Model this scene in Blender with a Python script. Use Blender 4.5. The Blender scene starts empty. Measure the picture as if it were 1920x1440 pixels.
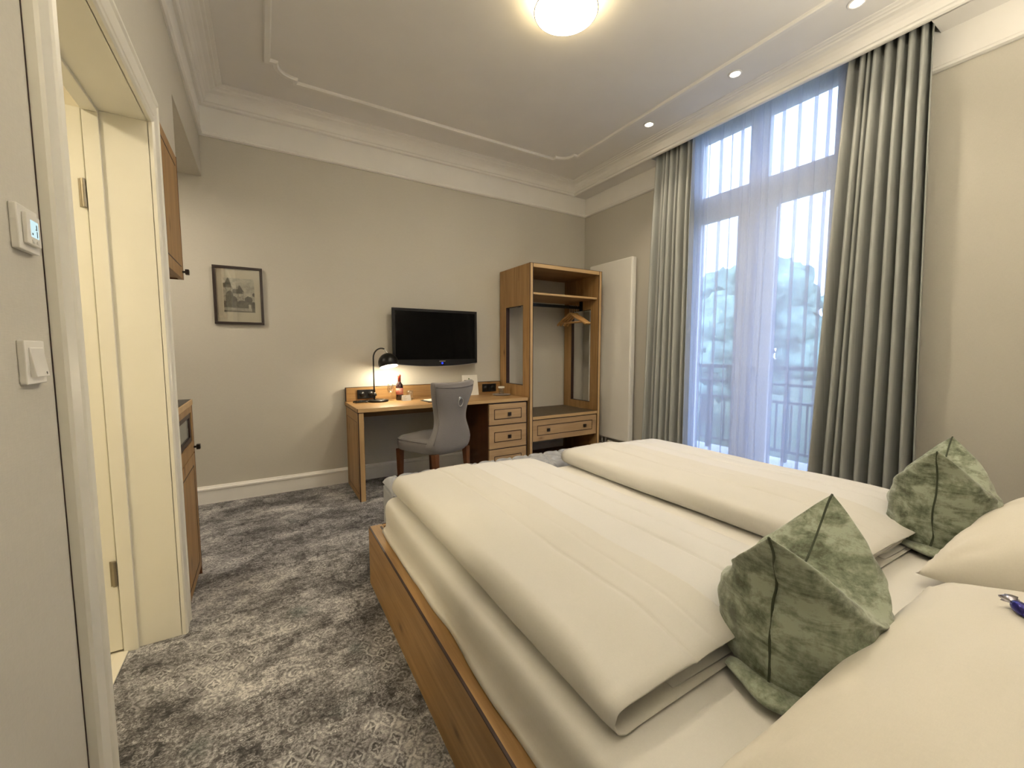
import bpy, bmesh, math, random
from mathutils import Vector, Matrix, noise
from mathutils.bvhtree import BVHTree

PI = math.pi
SC = bpy.context.scene
COL = SC.collection

# ------------------------------------------------------------------ camera
cam_d = bpy.data.cameras.new('camera')
cam_d.sensor_fit = 'HORIZONTAL'; cam_d.sensor_width = 36.0
cam_d.lens = 773.0 / 1920.0 * 36.0
cam_d.clip_start = 0.02; cam_d.clip_end = 400
cam = bpy.data.objects.new('camera', cam_d); COL.objects.link(cam)
cam.location = (0.0, 0.0, 1.2)
cam.rotation_euler = (PI / 2 - 0.0809, 0.0, -0.5413)
SC.camera = cam

# ------------------------------------------------------------------ exposure / world
SC.view_settings.view_transform = 'Standard'
SC.view_settings.look = 'None'
SC.view_settings.gamma = 1.0
SC.view_settings.use_curve_mapping = False
SC.view_settings.exposure = 1.46
SKY_COL = (0.50, 0.64, 1.0); SKY_STR = 2.3
LAMP_COL = (1.0, 0.83, 0.58)
CEIL_LAMP = 25.0
DOWN_W = 11.0
DESK_W = 3.2
BATH_W = 9.0
CORR_FILL_W = 5.5
FILL_SCONCE_W = 80.0
w = bpy.data.worlds.new('overcast_sky'); SC.world = w; w.use_nodes = True
bg = w.node_tree.nodes.get('Background') or w.node_tree.nodes.new('ShaderNodeBackground')
bg.inputs['Color'].default_value = (*SKY_COL, 1); bg.inputs['Strength'].default_value = SKY_STR
try:
    SC.cycles.max_bounces = 6; SC.cycles.diffuse_bounces = 4; SC.cycles.glossy_bounces = 3; SC.cycles.transparent_max_bounces = 16
    SC.cycles.caustics_reflective = False; SC.cycles.caustics_refractive = False
    SC.cycles.sample_clamp_indirect = 6.0
    SC.cycles.use_denoising = True
    SC.cycles.use_light_tree = False
    SC.cycles.use_adaptive_sampling = True; SC.cycles.adaptive_threshold = 0.02; SC.cycles.adaptive_min_samples = 24
except Exception:
    pass
# portal so that the sky is sampled through the window only
pd = bpy.data.lights.new('window_portal', 'AREA'); pd.shape = 'RECTANGLE'; pd.size = 1.3; pd.size_y = 3.1
pd.cycles.is_portal = True
po = bpy.data.objects.new('window_portal', pd); COL.objects.link(po)
po.location = (3.72, 1.985, 1.6); po.rotation_euler = (PI / 2, 0, PI / 2)

# room dimensions
XL, XR, YB, YR, ZC = -0.345, 3.40, 3.94, -0.42, 3.12
XJ = -0.515            # bathroom side of the left wall
WY0, WY1, WZ = 1.36, 2.61, 3.18   # window opening

# ------------------------------------------------------------------ material helpers
class NT:
    def __init__(s, name):
        s.mat = bpy.data.materials.new(name); s.mat.use_nodes = True
        s.t = s.mat.node_tree; s.n = s.t.nodes; s.l = s.t.links
        s.n.clear()
        s.out = s.n.new('ShaderNodeOutputMaterial')
        s.co = None
    def N(s, kind, **kw):
        nd = s.n.new(kind)
        for k, v in kw.items(): setattr(nd, k, v)
        return nd
    def put(s, sock, v):
        if hasattr(v, 'is_output') or isinstance(v, bpy.types.NodeSocket): s.l.new(v, sock)
        elif isinstance(v, (tuple, list)) and len(v) == 3 and sock.type == 'RGBA': sock.default_value = (*v, 1)
        else: sock.default_value = v
    def m(s, op, a, b=0.0, c=0.0):
        nd = s.N('ShaderNodeMath', operation=op)
        s.put(nd.inputs[0], a); s.put(nd.inputs[1], b)
        if op in ('MULTIPLY_ADD', 'SMOOTH_MIN', 'SMOOTH_MAX', 'WRAP', 'COMPARE'): s.put(nd.inputs[2], c)
        return nd.outputs[0]
    def obj(s, scale=(1, 1, 1), rot=(0, 0, 0), loc=(0, 0, 0)):
        if s.co is None: s.co = s.N('ShaderNodeTexCoord').outputs['Object']
        mp = s.N('ShaderNodeMapping'); s.l.new(s.co, mp.inputs[0])
        mp.inputs['Scale'].default_value = scale; mp.inputs['Rotation'].default_value = rot; mp.inputs['Location'].default_value = loc
        return mp.outputs[0]
    def noise(s, v, scale, detail=3, rough=0.55, dist=0.0):
        nd = s.N('ShaderNodeTexNoise'); s.l.new(v, nd.inputs['Vector'])
        nd.inputs['Scale'].default_value = scale; nd.inputs['Detail'].default_value = detail
        nd.inputs['Roughness'].default_value = rough; nd.inputs['Distortion'].default_value = dist
        return nd.outputs['Fac']
    def vor(s, v, scale, feature='F1', out='Distance'):
        nd = s.N('ShaderNodeTexVoronoi', feature=feature); s.l.new(v, nd.inputs['Vector']); nd.inputs['Scale'].default_value = scale
        return nd.outputs[out]
    def ramp(s, f, stops):
        nd = s.N('ShaderNodeValToRGB'); s.put(nd.inputs[0], f)
        e = nd.color_ramp.elements
        while len(e) < len(stops): e.new(0.5)
        for i, (p, c) in enumerate(stops):
            e[i].position = p; e[i].color = (*c, 1) if len(c) == 3 else c
        return nd.outputs[0]
    def mix(s, f, a, b, blend='MIX'):
        nd = s.N('ShaderNodeMix', data_type='RGBA', blend_type=blend)
        s.put(nd.inputs[0], f); s.put(nd.inputs[6], a); s.put(nd.inputs[7], b)
        return nd.outputs[2]
    def bump(s, h, strength=0.3, dist=0.01):
        nd = s.N('ShaderNodeBump'); s.put(nd.inputs['Height'], h)
        nd.inputs['Strength'].default_value = strength; nd.inputs['Distance'].default_value = dist
        return nd.outputs[0]
    def bsdf(s, color, rough=0.6, metal=0.0, normal=None, spec=0.5, sheen=0.0, **kw):
        b = s.N('ShaderNodeBsdfPrincipled')
        s.put(b.inputs['Base Color'], color); s.put(b.inputs['Roughness'], rough); s.put(b.inputs['Metallic'], metal)
        b.inputs['Specular IOR Level'].default_value = spec
        b.inputs['Sheen Weight'].default_value = sheen
        if normal is not None: s.l.new(normal, b.inputs['Normal'])
        for k, v in kw.items(): s.put(b.inputs[k], v)
        s.l.new(b.outputs[0], s.out.inputs[0])
        return b

def plain(name, col, rough=0.5, metal=0.0, var=0.06, scale=18.0, bump=0.0, bscale=200.0, spec=0.5, sheen=0.0):
    t = NT(name); v = t.obj()
    n = t.noise(v, scale, 3)
    a = tuple(min(1, c * (1 - var)) for c in col); b = tuple(min(1, c * (1 + var)) for c in col)
    c = t.ramp(n, [(0.3, a), (0.7, b)])
    nm = t.bump(t.noise(v, bscale, 2), bump, 0.002) if bump else None
    t.bsdf(c, rough, metal, nm, spec, sheen)
    return t.mat

def emit(name, col, strength):
    t = NT(name); e = t.N('ShaderNodeEmission')
    e.inputs[0].default_value = (*col, 1); e.inputs[1].default_value = strength
    t.l.new(e.outputs[0], t.out.inputs[0]); return t.mat

def wallpaper(name, col):
    t = NT(name)
    h = t.noise(t.obj((60, 60, 900)), 1.0, 2)
    vv = t.noise(t.obj((900, 900, 60)), 1.0, 2)
    weave = t.m('ADD', h, vv)
    big = t.noise(t.obj(), 1.6, 2)
    f = t.m('MULTIPLY_ADD', big, 0.25, t.m('MULTIPLY', weave, 0.36))
    c = t.ramp(f, [(0.25, tuple(x * 0.9 for x in col)), (0.75, tuple(x * 1.09 for x in col))])
    t.bsdf(c, 0.85, 0, t.bump(weave, 0.12, 0.002), 0.3)
    return t.mat

def wood(name, axis, light=(0.42, 0.255, 0.105), dark=(0.22, 0.118, 0.040), knots=True):
    t = NT(name)
    sc = [9.0, 9.0, 9.0]; sc[axis] = 0.7
    v = t.obj(tuple(sc))
    g = t.noise(v, 2.2, 5, 0.62, 0.6)
    sc2 = [90.0] * 3; sc2[axis] = 2.5
    fine = t.noise(t.obj(tuple(sc2)), 1.0, 3)
    f = t.m('MULTIPLY_ADD', fine, 0.35, t.m('MULTIPLY', g, 0.75))
    c = t.ramp(f, [(0.34, dark), (0.55, tuple((a + b) / 2 for a, b in zip(light, dark))), (0.75, light)])
    if knots:
        sk = [5.0] * 3; sk[axis] = 2.6
        k = t.vor(t.obj(tuple(sk), loc=(0.31, 0.17, 0.6)), 1.0)
        kf = t.ramp(k, [(0.03, (0.85,) * 3), (0.085, (0.25,) * 3), (0.14, (0,) * 3)])
        c = t.mix(kf, c, (0.10, 0.045, 0.015))
    t.bsdf(c, 0.48, 0, t.bump(fine, 0.10, 0.002), 0.4)
    return t.mat

def cloth(name, col, rough=0.9, sheen=0.1, scale=500, bump=0.15, var=0.03):
    t = NT(name); v = t.obj()
    a = t.noise(t.obj((1, 6, 1)), scale / 4, 2); b = t.noise(t.obj((6, 1, 1)), scale / 4, 2)
    f = t.m('MULTIPLY', t.m('ADD', a, b), 0.5)
    c = t.ramp(f, [(0.3, tuple(x * (1 - var) for x in col)), (0.7, tuple(min(1, x * (1 + var)) for x in col))])
    wr = t.noise(v, 5.0, 3)
    h = t.m('MULTIPLY_ADD', f, 0.06, t.m('MULTIPLY', wr, 1.0))
    t.bsdf(c, rough, 0, t.bump(h, bump, 0.02), 0.25, sheen)
    return t.mat

def velvet(name):
    t = NT(name); v = t.obj()
    a = t.noise(t.obj((1, 1, 2.2)), 9.0, 5, 0.72, 0.4)
    b = t.noise(t.obj((1.3, 1.3, 0.8)), 26.0, 4, 0.7)
    f = t.m('MULTIPLY_ADD', b, 0.35, t.m('MULTIPLY', a, 0.75))
    c = t.ramp(f, [(0.43, (0.070, 0.082, 0.046)), (0.53, (0.180, 0.206, 0.142)), (0.63, (0.33, 0.365, 0.28))])
    t.bsdf(c, 0.8, 0, t.bump(t.noise(v, 260, 2), 0.12, 0.002), 0.2, 0.35)
    return t.mat

def carpet(name):
    t = NT(name); v = t.obj()
    sp = t.N('ShaderNodeSeparateXYZ'); wob = t.N('ShaderNodeTexNoise'); t.l.new(v, wob.inputs[0]); wob.inputs['Scale'].default_value = 38; wob.inputs['Detail'].default_value = 2
    va = t.N('ShaderNodeVectorMath', operation='MULTIPLY_ADD'); t.l.new(wob.outputs['Color'], va.inputs[0]); va.inputs[1].default_value = (0.016, 0.016, 0); t.l.new(v, va.inputs[2])
    t.l.new(va.outputs[0], sp.inputs[0]); x, y = sp.outputs[0], sp.outputs[1]
    # mirrored tile -> symmetric ornament
    def mirror(px, py, dx=0.0, dy=0.0):
        cb = t.N('ShaderNodeCombineXYZ')
        t.l.new(t.m('PINGPONG', t.m('ADD', x, dx), px), cb.inputs[0]); t.l.new(t.m('PINGPONG', t.m('ADD', y, dy), py), cb.inputs[1])
        return cb.outputs[0]
    A = mirror(0.16, 0.22); B = mirror(0.055, 0.075, 0.02, 0.03)
    petals = t.ramp(t.vor(A, 42.0), [(0.18, (1, 1, 1)), (0.32, (0.2,) * 3), (0.45, (0.7,) * 3), (0.62, (0.0,) * 3)])
    rose = t.ramp(t.vor(B, 60.0, 'F1'), [(0.15, (1,) * 3), (0.30, (0.1,) * 3), (0.48, (0.8,) * 3), (0.65, (0.05,) * 3)])
    lace = t.ramp(t.noise(A, 52.0, 2, 0.6, 1.4), [(0.40, (0.05,) * 3), (0.5, (1, 1, 1)), (0.60, (0.05,) * 3)])
    # diamond chains: pale outline, dark field, pale cross
    ux = t.m('SUBTRACT', t.m('FRACT', t.m('DIVIDE', x, 0.056)), 0.5); uy = t.m('SUBTRACT', t.m('FRACT', t.m('DIVIDE', y, 0.078)), 0.5)
    dx = t.m('ABSOLUTE', ux); dy = t.m('ABSOLUTE', uy); dd = t.m('ADD', dx, dy)
    dia = t.ramp(dd, [(0.04, (0.9,) * 3), (0.12, (0.35,) * 3), (0.20, (0.0,) * 3), (0.30, (0.05,) * 3), (0.36, (1, 1, 1)), (0.46, (0.8,) * 3), (0.55, (0.2,) * 3), (0.75, (0.7,) * 3)])
    cross = t.m('LESS_THAN', t.m('MINIMUM', dx, dy), 0.035)
    dia = t.mix(t.m('MULTIPLY', t.m('MULTIPLY', cross, t.m('LESS_THAN', dd, 0.24)), 0.9), dia, (0.8, 0.8, 0.8))
    # ringed medallions
    qx = t.m('SUBTRACT', t.m('PINGPONG', t.m('ADD', x, 0.07), 0.30), 0.13); qy = t.m('SUBTRACT', t.m('PINGPONG', y, 0.26), 0.11)
    r = t.m('SQRT', t.m('ADD', t.m('MULTIPLY', qx, qx), t.m('MULTIPLY', qy, qy)))
    ring = t.ramp(t.m('MULTIPLY', r, 10.0), [(0.0, (0.9,) * 3), (0.10, (0.1,) * 3), (0.18, (1,) * 3), (0.27, (0.1,) * 3), (0.36, (0.9,) * 3), (0.46, (0.2,) * 3)])
    ringm = t.m('LESS_THAN', r, 0.044)
    selA = t.ramp(t.noise(t.obj(loc=(1.3, 0.4, 0)), 3.4, 2), [(0.53, (0, 0, 0)), (0.62, (1, 1, 1))])
    selB = t.ramp(t.noise(t.obj(loc=(7, 3, 0)), 4.4, 2), [(0.46, (0, 0, 0)), (0.54, (1, 1, 1))])
    orn = t.mix(selB, t.mix(0.5, petals, lace), rose)
    orn = t.mix(t.m('MULTIPLY', selA, 0.85), orn, dia)
    orn = t.mix(t.m('MULTIPLY', ringm, 0.75), orn, ring)
    brk = t.ramp(t.noise(t.obj(loc=(2, 8, 0)), 26.0, 3, 0.7), [(0.44, (0, 0, 0)), (0.60, (1, 1, 1))])
    orn = t.mix(t.m('MULTIPLY', brk, 0.7), orn, t.ramp(t.noise(v, 130.0, 2, 0.7), [(0.42, (0, 0, 0)), (0.60, (0.9, 0.9, 0.9))]))
    # worn and faded areas
    big = t.noise(t.obj((1.0, 1.7, 1), loc=(0.4, 0.2, 0)), 1.9, 4, 0.60, 0.5)
    mid = t.noise(t.obj((1, 1.4, 1), loc=(3, 1, 0)), 6.5, 4, 0.66, 0.8)
    fine = t.noise(v, 70.0, 4, 0.75)
    bigc = t.m('MULTIPLY', t.m('SUBTRACT', big, 0.5), 1.15); midc = t.m('MULTIPLY', t.m('SUBTRACT', mid, 0.5), 1.05)
    f = t.m('ADD', t.m('ADD', bigc, midc), t.m('MULTIPLY', t.m('SUBTRACT', orn, 0.42), 0.52))
    f = t.m('ADD', t.m('ADD', f, t.m('MULTIPLY', t.m('SUBTRACT', fine, 0.5), 0.9)), 0.49)
    c = t.ramp(f, [(0.08, (0.030, 0.029, 0.031)), (0.34, (0.110, 0.106, 0.106)), (0.58, (0.270, 0.264, 0.272)), (0.92, (0.63, 0.615, 0.605))])
    tint = t.ramp(t.noise(t.obj(loc=(5, 9, 0)), 3.3, 2), [(0.62, (0, 0, 0)), (0.74, (1, 1, 1))])
    c = t.mix(t.m('MULTIPLY', tint, 0.45), c, (0.045, 0.075, 0.072))
    h = t.noise(v, 420.0, 2)
    t.bsdf(c, 0.95, 0, t.bump(t.m('ADD', h, t.m('MULTIPLY', orn, 0.4)), 0.35, 0.004), 0.1, 0.15)
    return t.mat

def sheer_mat(name):
    t = NT(name)
    n = t.noise(t.obj((1, 300, 40)), 1.0, 2)
    tr = t.N('ShaderNodeBsdfTransparent'); tr.inputs[0].default_value = (0.97, 0.98, 1.0, 1)
    tl = t.N('ShaderNodeBsdfTranslucent'); tl.inputs[0].default_value = (0.76, 0.82, 0.95, 1)
    df = t.N('ShaderNodeBsdfDiffuse'); df.inputs[0].default_value = (0.78, 0.80, 0.86, 1)
    m1 = t.N('ShaderNodeMixShader'); m1.inputs[0].default_value = 0.45
    t.l.new(tl.outputs[0], m1.inputs[1]); t.l.new(df.outputs[0], m1.inputs[2])
    m2 = t.N('ShaderNodeMixShader')
    t.l.new(t.m('MULTIPLY_ADD', n, 0.10, 0.46), m2.inputs[0])
    t.l.new(tr.outputs[0], m2.inputs[1]); t.l.new(m1.outputs[0], m2.inputs[2])
    t.l.new(m2.outputs[0], t.out.inputs[0])
    return t.mat

def glass_mat(name, tint=(0.97, 0.98, 0.98), refl=0.06, rough=0.02):
    t = NT(name)
    tr = t.N('ShaderNodeBsdfTransparent'); tr.inputs[0].default_value = (*tint, 1)
    gl = t.N('ShaderNodeBsdfGlossy'); gl.inputs['Roughness'].default_value = rough
    n = t.noise(t.obj(), 3.0, 1)
    m = t.N('ShaderNodeMixShader'); t.l.new(t.m('MULTIPLY_ADD', n, 0.01, refl - 0.005), m.inputs[0])
    t.l.new(tr.outputs[0], m.inputs[1]); t.l.new(gl.outputs[0], m.inputs[2])
    t.l.new(m.outputs[0], t.out.inputs[0]); return t.mat

def drape_mat(name):
    t = NT(name)
    a = t.noise(t.obj((1, 400, 3)), 1.0, 2)
    c = t.ramp(a, [(0.3, (0.330, 0.345, 0.330)), (0.7, (0.395, 0.410, 0.392))])
    t.bsdf(c, 0.52, 0, t.bump(a, 0.05, 0.002), 0.5, 0.0)
    return t.mat

M = {}
M['wall'] = wallpaper('greige_wallpaper', (0.58, 0.555, 0.49))
M['white'] = plain('white_trim_paint', (0.90, 0.885, 0.85), 0.5, var=0.02, scale=4)
M['ceil'] = plain('ceiling_paint', (0.86, 0.845, 0.82), 0.9, var=0.02, scale=3)
M['jamb'] = plain('door_frame_paint', (0.78, 0.76, 0.68), 0.35, var=0.02, scale=4)
M['carpet'] = carpet('patterned_carpet')
M['wx'] = wood('knotty_oak_x', 0); M['wy'] = wood('knotty_oak_y', 1); M['wz'] = wood('knotty_oak_z', 2)
M['edge'] = wood('pale_oak_edge', 2, (0.60, 0.42, 0.22), (0.46, 0.30, 0.14), False)
M['edgex'] = wood('pale_oak_edge_x', 0, (0.60, 0.42, 0.22), (0.46, 0.30, 0.14), False)
M['front'] = wood('drawer_front_oak', 0, (0.50, 0.345, 0.195), (0.36, 0.235, 0.120), True)
M['hang'] = wood('beech_hanger', 0, (0.60, 0.36, 0.14), (0.45, 0.25, 0.09), False)
M['leg'] = wood('chair_leg_wood', 2, (0.16, 0.058, 0.020), (0.10, 0.034, 0.012), False)
M['darktop'] = plain('dark_brown_surface', (0.085, 0.060, 0.032), 0.5, var=0.15)
M['inlay'] = plain('dark_inlay', (0.028, 0.010, 0.007), 0.5, var=0.15)
M['knob'] = plain('dark_knob', (0.018, 0.011, 0.010), 0.35, var=0.2)
M['black'] = plain('black_metal', (0.012, 0.011, 0.010), 0.35, 0.3, var=0.2)
M['darkframe'] = plain('dark_picture_frame', (0.020, 0.010, 0.008), 0.4, var=0.2)
M['blackpl'] = plain('black_plastic', (0.008, 0.008, 0.009), 0.45, var=0.1, spec=0.25)
M['screen'] = plain('tv_screen', (0.002, 0.002, 0.0025), 0.12, var=0.1, spec=0.12)
M['steel'] = plain('brushed_steel', (0.55, 0.54, 0.52), 0.3, 1.0, var=0.08)
M['brass'] = plain('hinge_metal', (0.50, 0.43, 0.30), 0.35, 1.0, var=0.08)
M['hinge'] = plain('bronze_hinge', (0.30, 0.26, 0.19), 0.4, 0.7, var=0.08)
M['sheet'] = cloth('white_sheet', (0.69, 0.67, 0.62), bump=0.12)
M['duvet'] = cloth('duvet_linen', (0.635, 0.615, 0.56), bump=0.16)
M['duvet_pale'] = cloth('duvet_pale_linen', (0.665, 0.655, 0.625), bump=0.16)  # paler, cooler linen for the second folded layer
M['pillow'] = cloth('pillow_linen', (0.74, 0.70, 0.61), bump=0.14)
M['velvet'] = velvet('green_velvet')
M['seam'] = plain('velvet_seam', (0.045, 0.055, 0.032), 0.9, var=0.1)
M['grey'] = cloth('grey_upholstery', (0.19, 0.178, 0.178), sheen=0.3, bump=0.05, var=0.08)
M['bench'] = cloth('light_grey_upholstery', (0.30, 0.31, 0.33), sheen=0.3, bump=0.05, var=0.06)
M['greypipe'] = plain('upholstery_piping', (0.15, 0.14, 0.14), 0.8, var=0.1)
M['drape'] = drape_mat('satin_drape')
M['sheer'] = sheer_mat('sheer_voile')
M['glass'] = glass_mat('window_glass')
M['cupglass'] = glass_mat('drinking_glass', (0.96, 0.96, 0.95), 0.14)
M['winframe'] = plain('window_frame_paint', (0.70, 0.70, 0.69), 0.45, var=0.02)
M['plastic'] = plain('white_plastic', (0.76, 0.74, 0.69), 0.35, var=0.02)
M['rad'] = plain('radiator_enamel', (0.86, 0.845, 0.79), 0.4, var=0.02, scale=4)
M['paper'] = plain('white_paper', (0.80, 0.78, 0.72), 0.8, var=0.03)
M['ink'] = plain('grey_ink', (0.22, 0.22, 0.20), 0.8, var=0.1)
M['green'] = plain('green_ink', (0.10, 0.16, 0.05), 0.8)
M['mat'] = plain('picture_mount', (0.66, 0.62, 0.50), 0.85, var=0.03)
M['tile'] = plain('bathroom_tile', (0.72, 0.68, 0.58), 0.3, var=0.03, scale=3)
M['bath'] = plain('bathroom_plaster', (0.74, 0.69, 0.56), 0.6, var=0.03, scale=3)
M['stone'] = plain('balcony_stone', (0.55, 0.56, 0.58), 0.8, var=0.08)
M['bark'] = plain('tree_bark', (0.08, 0.06, 0.045), 0.9, var=0.2)
M['leaf'] = plain('tree_leaves', (0.24, 0.35, 0.26), 0.9, var=0.5, scale=2.5)
M['leaf2'] = plain('tree_leaves_pale', (0.34, 0.47, 0.34), 0.9, var=0.5, scale=2.5)
M['lawn'] = plain('lawn', (0.07, 0.11, 0.05), 0.95, var=0.3, scale=0.8)
M['diff'] = emit('ceiling_lamp_glow', (1.0, 0.87, 0.66), CEIL_LAMP)
M['diffside'] = emit('ceiling_lamp_rim_glow', (1.0, 0.78, 0.42), 5.0)
M['down'] = emit('downlight_glow', (1.0, 0.86, 0.68), 25.0)
M['bulb'] = emit('bulb_glow', (1.0, 0.88, 0.66), 18.0)
M['led'] = emit('blue_led', (0.02, 0.04, 1.0), 0.9)
M['lcd'] = emit('lcd_glow', (0.45, 0.60, 0.62), 0.55)

# ------------------------------------------------------------------ mesh helpers
def bx(bm, x0, x1, y0, y1, z0, z1):
    vs = [bm.verts.new(p) for p in ((x0, y0, z0), (x1, y0, z0), (x1, y1, z0), (x0, y1, z0),
                                     (x0, y0, z1), (x1, y0, z1), (x1, y1, z1), (x0, y1, z1))]
    for f in ((0, 3, 2, 1), (4, 5, 6, 7), (0, 1, 5, 4), (1, 2, 6, 5), (2, 3, 7, 6), (3, 0, 4, 7)):
        bm.faces.new([vs[i] for i in f])

def obj(name, bm, mat, parent=None, smooth=False, bevel=0.0, loc=None, sub=0):
    bmesh.ops.recalc_face_normals(bm, faces=bm.faces)
    me = bpy.data.meshes.new(name); bm.to_mesh(me); bm.free()
    mats = mat if isinstance(mat, (list, tuple)) else [mat]
    for k in mats: me.materials.append(M[k])
    if smooth: me.polygons.foreach_set('use_smooth', [True] * len(me.polygons))
    o = bpy.data.objects.new(name, me); COL.objects.link(o)
    if parent: o.parent = parent
    if loc: o.location = loc
    if bevel:
        b = o.modifiers.new('bevel', 'BEVEL'); b.width = bevel; b.segments = 2; b.limit_method = 'ANGLE'
    if sub:
        s = o.modifiers.new('sub', 'SUBSURF'); s.levels = sub; s.render_levels = sub
    return o

def box(name, dims, mat, parent=None, bevel=0.0):
    bm = bmesh.new(); bx(bm, *dims); return obj(name, bm, mat, parent, False, bevel)

def boxes(name, lst, mat, parent=None, bevel=0.0):
    bm = bmesh.new()
    for d in lst: bx(bm, *d)
    return obj(name, bm, mat, parent, False, bevel)

def struct(o): o['kind'] = 'structure'; return o
def tag(o, label, cat, group=None):
    o['label'] = label; o['category'] = cat
    if group: o['group'] = group
    return o
def thing(name, label, cat, loc=(0, 0, 0), rotz=0.0, group=None):
    o = bpy.data.objects.new(name, None); COL.objects.link(o); o.empty_display_size = 0.1
    o.location = loc; o.rotation_euler = (0, 0, rotz)
    return tag(o, label, cat, group)
def dup(root, loc, label=None, rotz=None):
    r = root.copy(); COL.objects.link(r); r.location = loc
    if rotz is not None: r.rotation_euler = (0, 0, rotz)
    if label: r['label'] = label
    for ch in list(root.children):
        c = ch.copy(); COL.objects.link(c); c.parent = r
        for g in list(ch.children):
            d = g.copy(); COL.objects.link(d); d.parent = c
    return r

def lathe(bm, prof, seg=32, center=(0, 0, 0), axis='Z', cap=True):
    rings = []
    for r, z in prof:
        ring = []
        for i in range(seg):
            a = 2 * PI * i / seg
            p = (r * math.cos(a), r * math.sin(a), z)
            if axis == 'X': p = (p[2], p[0], p[1])
            if axis == 'Y': p = (p[0], p[2], p[1])
            ring.append(bm.verts.new((p[0] + center[0], p[1] + center[1], p[2] + center[2])))
        rings.append(ring)
    for a, b in zip(rings, rings[1:]):
        for i in range(seg):
            bm.faces.new((a[i], a[(i + 1) % seg], b[(i + 1) % seg], b[i]))
    for ring, r in ((rings[0], prof[0][0]), (rings[-1], prof[-1][0])):
        if cap and r > 1e-5:
            try: bm.faces.new(ring)
            except ValueError: pass
    bmesh.ops.remove_doubles(bm, verts=bm.verts, dist=1e-6)

def tube(bm, pts, rad, seg=10, closed=False):
    pts = [Vector(p) for p in pts]; n = len(pts); rings = []
    up = Vector((0, 0, 1)); prev = None
    for i, p in enumerate(pts):
        if closed: d = pts[(i + 1) % n] - pts[i - 1]
        else: d = pts[min(i + 1, n - 1)] - pts[max(i - 1, 0)]
        d.normalize()
        if prev is None:
            ref = up if abs(d.dot(up)) < 0.95 else Vector((1, 0, 0))
            u = d.cross(ref).normalized()
        else:
            u = (prev - d * prev.dot(d)).normalized()
        prev = u; v = d.cross(u)
        r = rad[i] if isinstance(rad, (list, tuple)) else rad
        rings.append([bm.verts.new(p + u * r * math.cos(2 * PI * k / seg) + v * r * math.sin(2 * PI * k / seg)) for k in range(seg)])
    m = n if closed else n - 1
    for i in range(m):
        a, b = rings[i], rings[(i + 1) % n]
        for k in range(seg): bm.faces.new((a[k], a[(k + 1) % seg], b[(k + 1) % seg], b[k]))
    if not closed:
        bm.faces.new(rings[0]); bm.faces.new(rings[-1])

def loft(bm, rings, cap=True, closed=False):
    R = [[bm.verts.new(p) for p in r] for r in rings]
    n = len(R[0])
    for a, b in zip(R, R[1:]):
        for i in range(n): bm.faces.new((a[i], a[(i + 1) % n], b[(i + 1) % n], b[i]))
    if closed:
        a, b = R[-1], R[0]
        for i in range(n): bm.faces.new((a[i], a[(i + 1) % n], b[(i + 1) % n], b[i]))
    elif cap:
        bm.faces.new(R[0]); bm.faces.new(R[-1])

def nz(x, y, z=0.0): return noise.noise(Vector((x, y, z)))
def sstep(a, b, x):
    t = max(0.0, min(1.0, (x - a) / (b - a))); return t * t * (3 - 2 * t)

# ================================================================== STRUCTURE
struct(boxes('floor', [(XL, 3.75, YR, YB, -0.06, 0), (XJ, XL, 1.19, 2.16, -0.06, 0), (-1.6, XL, 2.24, YB, -0.06, 0)], 'carpet'))
struct(boxes('wall_left', [(XJ, XL, YR, 1.19, 0, ZC), (XJ, XL, 1.19, 2.15, 2.09, ZC), (XJ, XL, 2.15, 2.245, 0, ZC),
                           (XJ, XL, 2.245, YB, 2.50, ZC), (XJ, XL - 0.0, 2.245, 2.78, 2.165, 2.50)], 'wall'))
struct(box('wall_back', (-1.6, 3.75, YB, YB + 0.12, -0.06, 3.3), 'wall'))
struct(boxes('wall_right', [(XR, 3.75, YR, WY0, 0, 3.3), (XR, 3.75, WY1, YB, 0, 3.3), (XR, 3.75, WY0, WY1, WZ, 3.3)], 'wall'))
struct(box('wall_rear', (-1.6, 3.75, YR - 0.12, YR, -0.06, 3.3), 'wall'))
struct(box('ceiling', (XJ, XR, YR, YB, ZC, 3.3), 'ceil'))
struct(box('wall_corridor', (-1.72, -1.6, 2.24, YB, 0, 2.6), 'wall'))
struct(box('ceiling_corridor', (-1.72, XJ, 2.245, YB, 2.50, 2.6), 'wall'))
# bathroom behind the door
struct(boxes('wall_bathroom', [(-2.4, XJ, 0.3, 0.4, 0, 2.6), (-2.4, -2.3, 0.4, 2.16, 0, 2.6), (-2.4, XJ, 2.175, 2.24, -0.06, 2.6)], 'bath'))
struct(box('floor_bathroom', (-2.3, XJ, 0.4, 2.175, -0.06, 0.004), 'tile'))
struct(box('ceiling_bathroom', (-2.4, XJ, 0.3, 2.24, 2.45, 2.5), 'bath'))

# baseboards: board + top bead
def baseboard(name, p0, p1, nrm):
    bm = bmesh.new()
    prof = [(0, 0), (0.018, 0), (0.018, 0.105), (0.024, 0.110), (0.024, 0.122), (0.014, 0.128), (0.010, 0.138), (0, 0.140)]
    rings = [[(p[0] + nrm[0] * d, p[1] + nrm[1] * d, z) for d, z in prof] for p in (p0, p1)]
    loft(bm, rings); return struct(obj(name, bm, 'white'))
baseboard('baseboard_back', (-1.6, YB), (XR, YB), (0, -1))
baseboard('baseboard_right', (XR, WY1 + 0.02), (XR, YB - 0.025), (-1, 0))
baseboard('baseboard_right_rear', (XR, YR), (XR, WY0 - 0.02), (-1, 0))
baseboard('baseboard_left', (XL, YR), (XL, 1.115), (1, 0))

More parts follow.
